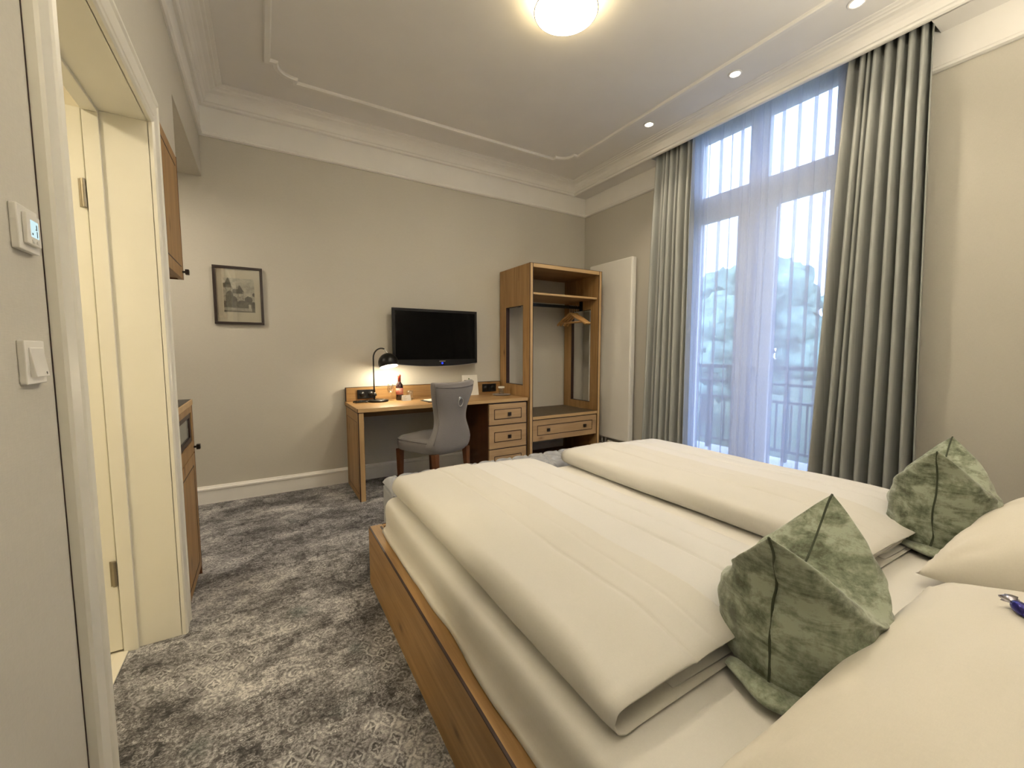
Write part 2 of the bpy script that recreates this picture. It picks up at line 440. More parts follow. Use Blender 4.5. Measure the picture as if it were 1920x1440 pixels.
# cornice: flat band + crown (closed ring with mitred corners)
def ring_trim(name, prof, corners, mat='white', closed=True):
    bm = bmesh.new()
    rings = [[(*fn(d), z) for d, z in prof] for fn in corners]
    loft(bm, rings, True, closed); return struct(obj(name, bm, mat))
band = [(0, 2.795), (0.012, 2.795), (0.024, 2.803), (0.026, 2.815), (0.020, 2.824), (0.014, 2.826), (0.014, 3.03), (0, 3.03)]
ring_trim('trim_1', band, [lambda d: (XL + d, YR), lambda d: (XL + d, YB - d), lambda d: (XR - d, YB - d), lambda d: (XR - d, 2.80)], closed=False)
ring_trim('trim_2', band, [lambda d: (XR - d, 0.93), lambda d: (XR - d, YR + d), lambda d: (XL + d + 0.001, YR + d)], closed=False)
crown = [(0.0, 3.005), (0.032, 3.005), (0.040, 3.010), (0.042, 3.024), (0.052, 3.028), (0.056, 3.040), (0.062, 3.060), (0.075, 3.080),
         (0.095, 3.094), (0.118, 3.100), (0.124, 3.108), (0.140, 3.108), (0.146, 3.113), (0.165, 3.114), (0.168, 3.122), (0.0, 3.122)]
def cr(d): return 3.235 - d
ring_trim('trim_3', crown, [lambda d: (XL + d, YR + d), lambda d: (XL + d, YB - d), lambda d: (cr(d) if d > 0 else 3.22, YB - d), lambda d: (cr(d) if d > 0 else 3.22, YR + d)])
# pelmet soffit either side of the curtain slot
struct(boxes('trim_4', [(3.215, XR, YR, 0.885, 3.005, ZC), (3.215, XR, 2.80, YB, 3.005, ZC)], 'ceil'))
# ceiling moulding with stepped round corners
def moulding():
    x0, x1, y0, y1 = 0.10, 2.75, 0.20, 3.48
    r = 0.115; s = 0.17; st = 0.045
    pts = []
    def corner(cx, cy, sx, sy, rev):
        a = [(cx, cy + sy * s), (cx + sx * st, cy + sy * s)]
        c0 = (cx + sx * s, cy + sy * s)
        rr = s - st
        arc = [(c0[0] - sx * rr * math.cos(t), c0[1] - sy * rr * math.sin(t)) for t in [PI / 2 * k / 10 for k in range(1, 10)]]
        b = [(cx + sx * s, cy + sy * st), (cx + sx * s, cy)]
        q = a + arc + b
        return q[::-1] if rev else q
    pts += corner(x0, y1, 1, -1, False)
    pts += corner(x1, y1, -1, -1, True)
    pts += corner(x1, y0, -1, 1, False)
    pts += corner(x0, y0, 1, 1, True)
    n = len(pts); rings = []
    W = 0.040
    for i, p in enumerate(pts):
        a = Vector(pts[i - 1]); b = Vector(p); c = Vector(pts[(i + 1) % n])
        d1 = (b - a).normalized(); d2 = (c - b).normalized()
        n1 = Vector((d1.y, -d1.x)); n2 = Vector((d2.y, -d2.x))
        mm = (n1 + n2); mm = mm / max(0.5, mm.length_squared) * 2 if mm.length > 1e-4 else n1
        k = mm / 2 if False else (n1 + n2) / max(0.6, 1 + n1.dot(n2))
        prof = [(-W / 2, ZC + 0.001), (-W / 2, ZC - 0.012), (-W / 3, ZC - 0.020), (W / 3, ZC - 0.020), (W / 2, ZC - 0.012), (W / 2, ZC + 0.001)]
        rings.append([(b.x + k.x * u, b.y + k.y * u, z) for u, z in prof])
    bm = bmesh.new(); loft(bm, rings, False, True)
    return struct(obj('trim_5', bm, 'white'))
moulding()

# door casing and jamb lining (left wall)
XF = XL + 0.022
def casing_profile():
    # (across from the opening outward, proud of wall)
    return [(0.0, 0.0), (0.0, 0.014), (0.006, 0.020), (0.016, 0.022), (0.024, 0.018), (0.030, 0.012), (0.036, 0.012), (0.042, 0.017), (0.098, 0.017), (0.106, 0.022), (0.118, 0.022), (0.122, 0.016), (0.122, 0.0)]
def casing():
    bm = bmesh.new(); y0, y1, zt = 1.228, 2.135, 2.075
    P = casing_profile()
    rings = [[(XL + h, y0 - a * 0.86, 0.0) for a, h in P], [(XL + h, y0 - a * 0.86, zt + a) for a, h in P],
             [(XL + h, y1 + min(a, 0.105), zt + a) for a, h in P], [(XL + h, y1 + min(a, 0.105), 0.0) for a, h in P]]
    loft(bm, rings); return struct(obj('trim_6', bm, 'jamb'))
casing()
struct(box('gap_shadow_strip', (XL, XL + 0.0015, 1.228 - 0.122 * 0.86 - 0.0018, 1.228 - 0.122 * 0.86, 0, 2.2), 'inlay'))  # dark strip painting in the gap shadow between wall and door casing
struct(boxes('trim_7', [(XJ - 0.012, XL + 0.004, 1.185, 1.228, 0, 2.075), (XJ - 0.012, XL + 0.004, 2.135, 2.155, 0, 2.075), (XJ - 0.012, XL + 0.004, 1.185, 2.155, 2.075, 2.095),
                        (XJ - 0.010, XJ + 0.035, 2.123, 2.136, 0, 2.063), (XJ - 0.010, XJ + 0.035, 1.227, 1.240, 0, 2.063), (XJ - 0.010, XJ + 0.035, 1.204, 2.136, 2.063, 2.076)], 'jamb', bevel=0.002))
struct(box('trim_8', (XJ - 0.035, XJ + 0.004, 1.241, 2.122, 0.0, 0.008), 'tile', bevel=0.002))
# bathroom door leaf, opened into the bathroom, hinged at the far jamb
d2 = bpy.data.objects.new('door_1', None); COL.objects.link(d2); d2.location = (XJ - 0.013, 2.130, 0.0); d2.rotation_euler = (0, 0, 0); struct(d2)
box('door_leaf', (-0.90, 0.0, 0.0, 0.04, 0.012, 2.07), 'jamb', d2, 0.003)
for z in (0.28, 1.72):
    bm = bmesh.new(); lathe(bm, [(0.007, z), (0.007, z + 0.10)], 12, (-0.006, -0.007, 0)); bx(bm, -0.020, -0.004, -0.002, 0.0, z, z + 0.10)
    obj('hinge', bm, 'hinge', d2)
bm = bmesh.new(); tube(bm, [(-0.83, -0.01, 1.05), (-0.83, -0.055, 1.05), (-0.72, -0.058, 1.05)], 0.009); obj('door_handle', bm, 'steel', d2, True)

# ------------------------------------------------------------------ window (french window with transom)
WX0, WX1 = 3.59, 3.66; YC = 1.985
win = bpy.data.objects.new('window_1', None); COL.objects.link(win); win.location = (3.62, YC, 0); struct(win)
def wl(y0, y1, z0, z1, x0=WX0, x1=WX1): return (x0 - 3.62, x1 - 3.62, y0 - YC, y1 - YC, z0, z1)
boxes('window_frame', [wl(WY0, WY0 + 0.05, 0, WZ), wl(WY1 - 0.05, WY1, 0, WZ), wl(WY0 + 0.05, WY1 - 0.05, WZ - 0.04, WZ), wl(WY0 + 0.05, WY1 - 0.05, 0, 0.06), wl(WY0 + 0.05, WY1 - 0.05, 2.44, 2.56)], 'winframe', win, 0.004)
def sash(y0, y1, z0, z1, sw, tw, bw, stile_c):
    # stile_c: which side is the meeting stile (+1 right/low y, -1 ...)
    a, b = sw
    o = boxes('sash', [wl(y0, y0 + a, z0, z1, 3.575, 3.635), wl(y1 - b, y1, z0, z1, 3.575, 3.635), wl(y0 + a, y1 - b, z1 - tw, z1, 3.575, 3.635), wl(y0 + a, y1 - b, z0, z0 + bw, 3.575, 3.635)], 'winframe', win, 0.006)
    g = box('pane', wl(y0 + a - 0.005, y1 - b + 0.005, z0 + bw - 0.005, z1 - tw + 0.005, 3.602, 3.608), 'glass', o)
    return o
L0, R1 = WY0 + 0.045, WY1 - 0.045
for (y0, y1, sw) in ((L0, YC - 0.002, (0.05, 0.075)), (YC + 0.002, R1, (0.075, 0.05))):
    sash(y0, y1, 2.545, WZ - 0.03, sw, 0.05, 0.065, 0)
for (y0, y1, sw) in ((L0, YC - 0.002, (0.06, 0.155)), (YC + 0.002, R1, (0.155, 0.06))):
    s_ = sash(y0, y1, 0.05, 2.455, sw, 0.075, 0.14, 0)
bm = bmesh.new(); tube(bm, [(-0.04 - 0.0, -0.03, 1.05), (-0.085, -0.03, 1.05), (-0.09, -0.03, 0.94)], 0.008); obj('window_handle', bm, 'steel', win, True)
# exterior: balcony, railing, lawn, trees
struct(box('balcony_floor', (3.75, 4.95, 0.2, 4.4, -0.16, -0.01), 'stone'))
rail = thing('balcony_railing', 'grey metal balcony railing with horizontal bars outside the window', 'railing', (4.8, 2.2, -0.01))
for z, h in ((1.02, 0.045), (0.84, 0.028), (0.65, 0.028), (0.12, 0.03)):
    box('rail_bar', (-0.02, 0.02, -1.9, 1.9, z - h / 2, z + h / 2), 'black', rail, 0.004)
for y in (-1.88, -0.9, 0.05, 0.95, 1.88):
    box('post', (-0.024, 0.024, y - 0.022, y + 0.022, 0.0, 1.0), 'black', rail, 0.004)
k = -1.8
while k < 1.85:
    box('baluster', (-0.008, 0.008, k - 0.008, k + 0.008, 0.13, 0.64), 'black', rail); k += 0.15
struct(box('ground', (5.2, 90, -60, 90, -3.6, -3.5), 'lawn'))
def tree(x, y, h, r, seed, leaf, label):
    rnd = random.Random(seed)
    t = thing('tree', label, 'tree', (x, y, -3.5), 0, 'trees beyond the balcony')
    bm = bmesh.new(); tube(bm, [(0, 0, 0), (0.1, 0.05, h * 0.3), (0.05, -0.1, h * 0.7)], [0.28, 0.2, 0.07], 10); obj('trunk', bm, 'bark', t, True)
    bm = bmesh.new()
    for i in range(34):
        a = rnd.uniform(0, 2 * PI); rr = r * math.sqrt(rnd.random()) * 0.8; zz = h * rnd.uniform(0.42, 0.95)
        rr *= 1.15 - 0.75 * abs((zz / h) - 0.6) / 0.4
        s = r * rnd.uniform(0.24, 0.42)
        mtx = Matrix.Translation((rr * math.cos(a), rr * math.sin(a), zz)) @ Matrix.Diagonal((s, s, s * 0.8, 1))
        bmesh.ops.create_icosphere(bm, subdivisions=3, radius=1.0, matrix=mtx)
    for v in bm.verts:
        n = Vector((nz(v.co.x * 2.2 + seed, v.co.y * 2.2, v.co.z * 2.2), nz(v.co.x * 2.2, v.co.y * 2.2 + 9, v.co.z * 2.2 + seed), nz(v.co.x * 5, v.co.y * 5, v.co.z * 5 + seed)))
        v.co += n * 0.35
    obj('crown', bm, leaf, t, True)
tree(15.0, 8.6, 7.7, 2.6, 1, 'leaf', 'broad dark green tree behind the right window pane')
tree(21.5, 5.6, 9.2, 3.0, 2, 'leaf2', 'taller pale green tree seen beside the right drape')
tree(17.0, 14.4, 7.6, 2.8, 3, 'leaf2', 'pale green tree behind the window centre')
tree(16.0, 20.6, 7.4, 3.0, 4, 'leaf', 'dark tree behind the left window pane')
tree(25.0, 16.8, 7.6, 3.6, 5, 'leaf2', 'distant pale tree between the two nearer trees')

# ------------------------------------------------------------------ curtains
def curtain(name, mat, ytop, ybot, xc, ztop, zbot, folds, amp, over, seed, label, cat, nv=22, per=22, ampb=None, xb=0.0, lean=0.0):
    rnd = random.Random(seed)
    nu = folds * per
    ph = [rnd.uniform(0.55, 1.5) for _ in range(folds + 1)]
    am = [rnd.uniform(0.55, 1.15) for _ in range(folds + 1)]
    acc = [0.0]
    for k in range(folds): acc.append(acc[-1] + ph[k])
    tot = acc[-1]
    bm = bmesh.new(); grid = []
    for j in range(nv + 1):
        v = j / nv; z = zbot + (ztop - zbot) * v
        y0 = ybot[0] + (ytop[0] - ybot[0]) * v; y1 = ybot[1] + (ytop[1] - ybot[1]) * v
        row = []
        for i in range(nu + 1):
            f = i / per; k = min(int(f), folds - 1); fr = f - k
            base = (acc[k] + fr * ph[k]) / tot
            a = (am[k] * (1 - fr) + am[k + 1] * fr)
            A = amp * a * (0.55 + 0.45 * min(1, (1 - v) * 4)) if v > 0.75 else amp * a
            if ampb: A *= 1 + ampb * (1 - v)
            th = 2 * PI * fr
            x = xc + xb * (1 - v) - A * math.cos(th) + 0.010 * nz(base * 6, z * 0.5, seed)
            y = y0 + (y1 - y0) * base + over * (y1 - y0) * ph[k] / tot * math.sin(2 * th) * -1 * (0.6 + 0.4 * nz(k * 3.1, z * 0.7, seed + 5)) \
                + 0.010 * nz(base * 4 + 3, z * 0.45, seed + 2) * (1 - v)
            row.append(bm.verts.new((x, y, z)))
        grid.append(row)
    for a, b in zip(grid, grid[1:]):
        for i in range(nu): bm.faces.new((a[i], a[i + 1], b[i + 1], b[i]))
    o = obj(name, bm, mat, None, True)
    if mat == 'drape':
        s = o.modifiers.new('thick', 'SOLIDIFY'); s.thickness = 0.004
    return tag(o, label, cat)
curtain('drape', 'drape', (0.885, 1.27), (0.80, 1.36), 3.285, 3.10, 0.015, 8, 0.056, -0.03, 3, 'wide teal grey satin drape at the right of the window', 'curtain', ampb=0.15)
curtain('drape', 'drape', (2.38, 2.78), (2.36, 2.86), 3.285, 3.10, 0.015, 7, 0.052, -0.03, 8, 'narrower teal grey satin drape beside the white radiator', 'curtain', ampb=0.15)
def sheer():
    # a gathered voile: the cloth doubles back on itself, so some strips are three layers deep
    rnd = random.Random(4); bm = bmesh.new()
    prof = []; y = 2.475
    while y > 1.20:
        plain_w = rnd.uniform(0.012, 0.085); fold_w = rnd.uniform(0.012, 0.046)
        if y > 2.30: plain_w *= 0.45
        if 1.88 < y < 2.02: fold_w *= 1.5; plain_w *= 0.6
        dx = rnd.uniform(0.006, 0.016)
        prof += [(3.372, y), (3.372 + dx * 0.4, y - plain_w * 0.5), (3.372, y - plain_w), (3.372 - dx, y - plain_w - fold_w), (3.372 - dx * 0.9, y - plain_w - fold_w * 1.05),
                 (3.372 + dx * 0.2, y - plain_w - fold_w * 0.10), (3.372 + dx * 0.25, y - plain_w - fold_w * 0.05)]
        y -= plain_w + fold_w * 0.9
    nv = 16; grid = []
    for j in range(nv + 1):
        v = j / nv; z = 0.02 + 3.08 * v
        grid.append([bm.verts.new((x + 0.004 * nz(yy * 9, z * 0.8), yy + 0.016 * nz(yy * 5 + 2, z * 0.55) * (1 - v), z)) for x, yy in prof])
    for a, b in zip(grid, grid[1:]):
        for i in range(len(prof) - 1): bm.faces.new((a[i], a[i + 1], b[i + 1], b[i]))
    return tag(obj('sheer_curtain', bm, 'sheer', None, True), 'translucent white sheer curtain covering the window between the drapes', 'curtain')
sheer()
bm = bmesh.new(); bx(bm, 3.255, 3.275, 0.89, 2.795, 3.108, 3.119); bx(bm, 3.365, 3.385, 0.89, 2.795, 3.108, 3.119)
tag(obj('curtain_track', bm, 'white'), 'white curtain track hidden in the pelmet slot', 'track')

# ------------------------------------------------------------------ lights in the ceiling
cl = thing('ceiling_lamp', 'round glowing flush ceiling lamp with thin metal rim', 'ceiling lamp', (1.488, 1.905, ZC))
bm = bmesh.new(); lathe(bm, [(0.10, 0.0), (0.10, -0.025)], 48); obj('base', bm, 'plastic', cl, True)
bm = bmesh.new(); lathe(bm, [(0.155, -0.026), (0.168, -0.030), (0.170, -0.080), (0.155, -0.0815)], 64); obj('side_ring', bm, 'diffside', cl, True)
bm = bmesh.new(); lathe(bm, [(0.1695, -0.0795), (0.167, -0.087), (0.11, -0.093), (0.0, -0.096)], 64); obj('diffuser', bm, 'diff', cl, True)
bm = bmesh.new(); tube(bm, [(0.171 * math.cos(2 * PI * k / 64), 0.171 * math.sin(2 * PI * k / 64), -0.0825) for k in range(64)], 0.0034, 8, True); obj('rim', bm, 'hinge', cl, True)
dl0 = None
for k, (y, lab) in enumerate(((2.55, 'small recessed ceiling spotlight nearest the far corner above the left drape'), (1.80, 'middle recessed ceiling spotlight above the sheer curtain'),
                              (1.11, 'recessed ceiling spotlight at the top edge above the right drape'))):
    if dl0 is None:
        dl0 = thing('downlight', lab, 'spotlight', (2.895, y, ZC), 0, 'recessed ceiling spotlights')
        bm = bmesh.new(); lathe(bm, [(0.030, -0.0005), (0.030, -0.004), (0.042, -0.006), (0.046, -0.003), (0.046, -0.0005)], 32); obj('ring', bm, 'white', dl0, True)
        bm = bmesh.new(); lathe(bm, [(0.0305, -0.0025), (0.0, -0.004)], 24); obj('lens', bm, 'down', dl0, True)
    else:
        dup(dl0, (2.895, y, ZC), lab)
    ld = bpy.data.lights.new('downlight_beam', 'SPOT'); ld.energy = DOWN_W; ld.color = (1, 0.84, 0.62); ld.spot_size = math.radians(105); ld.spot_blend = 0.9; ld.shadow_soft_size = 0.03
    lo = bpy.data.objects.new('downlight_beam', ld); COL.objects.link(lo); lo.location = (2.895, y, ZC - 0.012)
# unseen corridor lamp, added to brighten the far left of the room
ct = thing('corridor_fill_lamp', 'round fill light added on the entrance corridor ceiling', 'ceiling lamp', (-1.0, 3.15, 2.50))
bm = bmesh.new(); lathe(bm, [(0.12, 0.0), (0.13, -0.03), (0.0, -0.05)], 32); obj('diffuser', bm, 'plastic', ct, True)
ld = bpy.data.lights.new('corridor_fill', 'AREA'); ld.shape = 'DISK'; ld.size = 0.24; ld.energy = CORR_FILL_W; ld.color = (1, 0.87, 0.68)
lo = bpy.data.objects.new('corridor_fill', ld); COL.objects.link(lo); lo.location = (-1.0, 3.15, 2.44)
# bathroom ceiling light
bt = thing('bathroom_lamp', 'round ceiling light inside the bathroom', 'ceiling lamp', (-1.25, 1.25, 2.45))
bm = bmesh.new(); lathe(bm, [(0.14, 0.0), (0.15, -0.03), (0.0, -0.05)], 32); obj('diffuser', bm, 'plastic', bt, True)
ld = bpy.data.lights.new('bathroom_light', 'AREA'); ld.shape = 'DISK'; ld.size = 0.28; ld.energy = BATH_W; ld.color = (1, 0.85, 0.57)
lo = bpy.data.objects.new('bathroom_light', ld); COL.objects.link(lo); lo.location = (-1.25, 1.25, 2.385)

# ================================================================== FURNITURE
def inlay(parent, x0, x1, z0, z1, y, wd=0.0065, t=0.0012):
    o = boxes('inlay', [(x0, x1, y - t, y, z0, z0 + wd), (x0, x1, y - t, y, z1 - wd, z1), (x0, x0 + wd, y - t, y, z0, z1), (x1 - wd, x1, y - t, y, z0, z1)], 'inlay', parent)
    return o
def knob(parent, x, y, z, s=0.0165):
    bm = bmesh.new(); bx(bm, x - 0.005, x + 0.005, y - 0.012, y, z - 0.005, z + 0.005); bx(bm, x - s, x + s, y - 0.026, y - 0.012, z - s, z + s)
    return obj('knob', bm, 'knob', parent, False, 0.002)

# --- desk
DF, DZ = 3.345, 0.745
desk = thing('desk', 'honey oak writing desk with dark inlay and low backboard', 'desk', (1.4, DF, 0))
def dk(x0, x1, y0, y1, z0, z1): return (x0 - 1.4, x1 - 1.4, y0 - DF, y1 - DF, z0, z1)
box('desktop', dk(0.607, 2.193, DF, 3.925, DZ - 0.030, DZ), 'wx', desk, 0.002)
box('front_edge', dk(0.612, 2.190, DF - 0.0015, DF, DZ - 0.0295, DZ - 0.001), 'edgex', desk)
sp = box('side_panel', dk(0.612, 0.655, DF + 0.002, 3.90, 0.0, DZ - 0.031), 'wz', desk, 0.002)
box('front_edge', dk(0.6155, 0.6515, DF, DF + 0.0025, 0.002, DZ - 0.033), 'edge', desk)
boxes('inlay', [dk(0.6085, 0.6165, DF - 0.001, DF + 0.003, 0.0, DZ - 0.001), dk(0.6065, 0.655, DF - 0.001, 3.90, DZ - 0.036, DZ - 0.031)], 'inlay', desk)
boxes('inlay', [dk(0.6108, 0.612, 3.40, 3.85, 0.05, 0.053), dk(0.6108, 0.612, 3.40, 3.85, 0.63, 0.633), dk(0.6108, 0.612, 3.40, 3.403, 0.05, 0.633), dk(0.6108, 0.612, 3.847, 3.85, 0.05, 0.633)], 'inlay', desk)
box('backboard', dk(0.617, 2.193, 3.895, 3.925, DZ, 0.868), 'wx', desk, 0.002)
boxes('inlay', [dk(0.612, 0.617, 3.895, 3.925, DZ, 0.870), dk(0.617, 2.193, 3.894, 3.926, 0.868, 0.8705)], 'inlay', desk)
box('modesty_rail', dk(0.655, 1.764, 3.86, 3.88, 0.60, DZ - 0.031), 'wx', desk)

# --- drawer unit under desk
du = thing('drawer_unit', 'oak drawer unit with three inlaid drawers under the desk', 'drawers', (1.97, DF + 0.012, 0))
def dd(x0, x1, y0, y1, z0, z1): return (x0 - 1.97, x1 - 1.97, y0 - DF - 0.012, y1 - DF - 0.012, z0, z1)
boxes('body', [dd(1.766, 2.190, DF + 0.025, 3.88, 0.02, DZ - 0.032), dd(1.78, 2.18, DF + 0.06, 3.86, 0.0, 0.02)], 'leg', du)
for z0, z1 in ((0.505, 0.700), (0.278, 0.495), (0.045, 0.268)):
    dr = box('drawer', dd(1.768, 2.176, DF + 0.004, DF + 0.024, z0, z1), 'front', du, 0.002)
    inlay(dr, 1.820 - 1.97, 2.121 - 1.97, z0 + (z1 - z0) * 0.5 - 0.049, z0 + (z1 - z0) * 0.5 + 0.049, -0.008)
    knob(dr, 1.976 - 1.97, -0.0082, (z0 + z1) / 2)
boxes('inlay', [dd(1.766, 2.178, DF + 0.008, DF + 0.026, z, z + 0.008) for z in (0.703, 0.496, 0.2695)] + [dd(2.177, 2.190, DF + 0.010, DF + 0.026, 0.03, 0.71)], 'inlay', du)

# --- wardrobe
WX, WF = 2.66, 3.335
wd = thing('wardrobe', 'open oak wardrobe with cut out side panels and one wide drawer', 'wardrobe', (WX, WF, 0))
def wb(x0, x1, y0, y1, z0, z1): return (x0 - WX, x1 - WX, y0 - WF, y1 - WF, z0, z1)
def side(x0, x1, hz0, hz1, nm='side_panel'):
    o = boxes(nm, [wb(x0, x1, WF, 3.455, 0, 2.035), wb(x0, x1, 3.785, 3.915, 0, 2.035), wb(x0, x1, 3.455, 3.785, 0, hz0), wb(x0, x1, 3.455, 3.785, hz1, 2.035)], 'wz', wd)
    boxes('front_edge', [wb(x0 + 0.004, x1 - 0.004, WF - 0.0015, WF, 0.0, 2.032)], 'edge', o)
    boxes('inlay', [wb(x0, x0 + 0.006, WF - 0.002, WF + 0.001, 0, 2.035), wb(x1 - 0.006, x1, WF - 0.002, WF + 0.001, 0, 2.035)], 'inlay', o)
    boxes('cutout_lining', [wb(x0, x1, 3.783, 3.7855, hz0, hz1), wb(x0, x1, 3.4545, 3.457, hz0, hz1), wb(x0, x1, 3.457, 3.783, hz0 - 0.0005, hz0 + 0.002), wb(x0, x1, 3.457, 3.783, hz1 - 0.002, hz1 + 0.0005)], 'inlay', o)
    return o
side(2.203, 2.243, 0.855, 1.645); side(3.082, 3.122, 0.632, 1.645)
box('top_panel', wb(2.243, 3.082, WF + 0.001, 3.915, 1.998, 2.035), 'wx', wd)
box('front_edge', wb(2.243, 3.082, WF - 0.0015, WF + 0.001, 2.000, 2.033), 'edgex', wd)
boxes('inlay', [wb(2.203, 3.122, WF - 0.001, WF + 0.004, 2.0345, 2.037)], 'inlay', wd)
box('shelf', wb(2.243, 3.082, WF + 0.03, 3.90, 1.745, 1.765), 'wx', wd)
box('front_edge', wb(2.243, 3.082, WF + 0.028, WF + 0.03, 1.746, 1.764), 'edgex', wd)
bm = bmesh.new(); bx(bm, 2.243 - WX, 3.082 - WX, 3.60 - WF, 3.615 - WF, 1.660, 1.692); 
obj('clothes_rod', bm, 'black', wd, False, 0.003)
box('rod_bracket', wb(3.062, 3.082, 3.59, 3.625, 1.64, 1.745), 'black', wd); box('rod_bracket', wb(2.243, 2.263, 3.59, 3.625, 1.64, 1.745), 'black', wd)
box('bench_top', wb(2.243, 3.082, WF + 0.001, 3.915, 0.518, 0.547), 'wx', wd); box('bench_surface', wb(2.245, 3.080, WF + 0.006, 3.913, 0.547, 0.549), 'darktop', wd)
box('front_edge', wb(2.243, 3.082, WF - 0.0015, WF + 0.001, 0.519, 0.547), 'edgex', wd)
dr = box('drawer', wb(2.246, 3.079, WF + 0.003, WF + 0.024, 0.298, 0.508), 'front', wd, 0.002)
inlay(dr, 2.30 - WX, 3.02 - WX, 0.352, 0.456, 0.003)
knob(dr, 2.425 - WX, 0.003, 0.405); knob(dr, 2.90 - WX, 0.003, 0.405)
boxes('inlay', [wb(2.243, 3.082, WF + 0.006, WF + 0.03, 0.509, 0.518)], 'inlay', wd)
boxes('drawer_box', [wb(2.26, 3.065, WF + 0.025, 3.90, 0.30, 0.50)], 'leg', wd)
box('floor_panel', wb(2.243, 3.082, WF + 0.02, 3.915, 0.02, 0.045), 'leg', wd)
# hangers
def make_hanger(label, loc, rz):
    h = thing('coat_hanger', label, 'hanger', loc, rz, 'wooden hangers on the wardrobe rod')
    bm = bmesh.new()
    pts = []
    for k in range(-12, 13):
        u = k / 12; pts.append((0.0 + 0.02 * u * u, 0.215 * u, -0.085 - 0.105 * abs(u) ** 1.35 + 0.018 * math.exp(-(u * 6) ** 2)))
    tube(bm, pts, [0.010 + 0.004 * abs(k) / 12 for k in range(-12, 13)], 10)
    for v in bm.verts: v.co.x = v.co.x * 1.0
    obj('shoulder', bm, 'hang', h, True)
    bm = bmesh.new(); tube(bm, [(0.008, -0.165, -0.165), (0.0, 0, -0.168), (0.008, 0.165, -0.165)], 0.006, 8); obj('trouser_bar', bm, 'hang', h, True)
    bm = bmesh.new()
    tube(bm, [(0, 0, -0.072), (0, 0, -0.035)] + [(0, 0.018 * math.sin(a) , 0.001 - 0.019 * math.cos(a)) for a in [0.15 + k * 0.35 for k in range(0, 13)]], 0.0018, 6)
    obj('hook', bm, 'steel', h, True)
    return h
hs = [(2.915, 0.10), (2.945, 0.05), (2.975, -0.04), (3.010, -0.10)]
hl = ['wooden coat hanger furthest left on the wardrobe rod', 'second wooden coat hanger from the left on the rod', 'third wooden coat hanger from the left on the rod', 'wooden coat hanger closest to the right side panel']
h0 = None
for (x, a), lab in zip(hs, hl):
    if h0 is None: h0 = make_hanger(lab, (x, 3.6075, 1.678), a)
    else: dup(h0, (x, 3.6075, 1.678), lab, a)

# --- radiator
rd = thing('radiator', 'tall flat white panel radiator beside the wardrobe', 'radiator', (3.34, 3.40, 0.0))
bm = bmesh.new(); bx(bm, -0.045, 0.025, -0.325, 0.325, 0.215, 2.172); obj('panel', bm, 'rad', rd, False, 0.014)
for q in ((0.025, 0.058, -0.2, -0.16, 0.5, 0.54), (0.025, 0.058, 0.16, 0.2, 0.5, 0.54), (0.025, 0.058, -0.2, -0.16, 1.8, 1.84), (0.025, 0.058, 0.16, 0.2, 1.8, 1.84)): box('bracket', q, 'rad', rd)
bm = bmesh.new(); tube(bm, [(0.0, 0.12, 0.22), (0.0, 0.12, 0.15), (0.03, 0.12, 0.12), (0.044, 0.12, 0.12)], 0.011); tube(bm, [(0.0, 0.06, 0.22), (0.0, 0.06, 0.15), (0.044, 0.06, 0.12)], 0.011)
obj('pipe', bm, 'plastic', rd, True)
bm = bmesh.new(); lathe(bm, [(0.0, -0.06), (0.018, -0.058), (0.022, -0.03), (0.020, 0.0), (0.013, 0.012), (0.0, 0.012)], 18, (0.0, 0.02, 0.165), 'Y'); obj('valve_head', bm, 'plastic', rd, True)

# --- television
tv = thing('television', 'black flat screen television mounted on the wall above the desk', 'television', (1.455, 3.86, 1.32))
bm = bmesh.new()
def tvr(y, inset):
    top = 0.275 - inset; xs = 0.432 - inset
    pts = [(-xs, y, top), (xs, y, top), (xs, y, -0.245 + inset)]
    for k in range(1, 12):
        u = 1 - 2 * k / 12; pts.append((u * xs, y, -0.245 - 0.030 * (1 - u * u) + inset))
    pts.append((-xs, y, -0.245 + inset)); return pts
loft(bm, [tvr(0.045, 0.06), tvr(0.03, 0.02), tvr(0.0, 0.002), tvr(-0.022, 0.0), tvr(-0.026, 0.004)]); obj('casing', bm, 'blackpl', tv, False)
box('screen', (-0.405, 0.405, -0.0272, -0.025, -0.205, 0.250), 'screen', tv)
bm = bmesh.new()
r0 = [(u / 12 * 0.43, -0.0255, -0.245 - 0.030 * (1 - (u / 12) ** 2)) for u in range(-12, 13)]
tube(bm, r0, 0.0035, 6); obj('bottom_trim', bm, 'steel', tv, True)
box('badge', (0.02, 0.082, -0.0272, -0.0262, -0.227, -0.220), 'steel', tv)
bm = bmesh.new(); lathe(bm, [(0.0, -0.0012), (0.010, -0.001), (0.010, 0)], 16, (0.05, -0.0265, -0.243), 'Y'); obj('power_light', bm, 'led', tv)
boxes('wall_mount', [(-0.14, 0.14, 0.045, 0.062, -0.12, 0.12), (-0.05, 0.05, 0.06, 0.079, -0.1, 0.1)], 'black', tv)

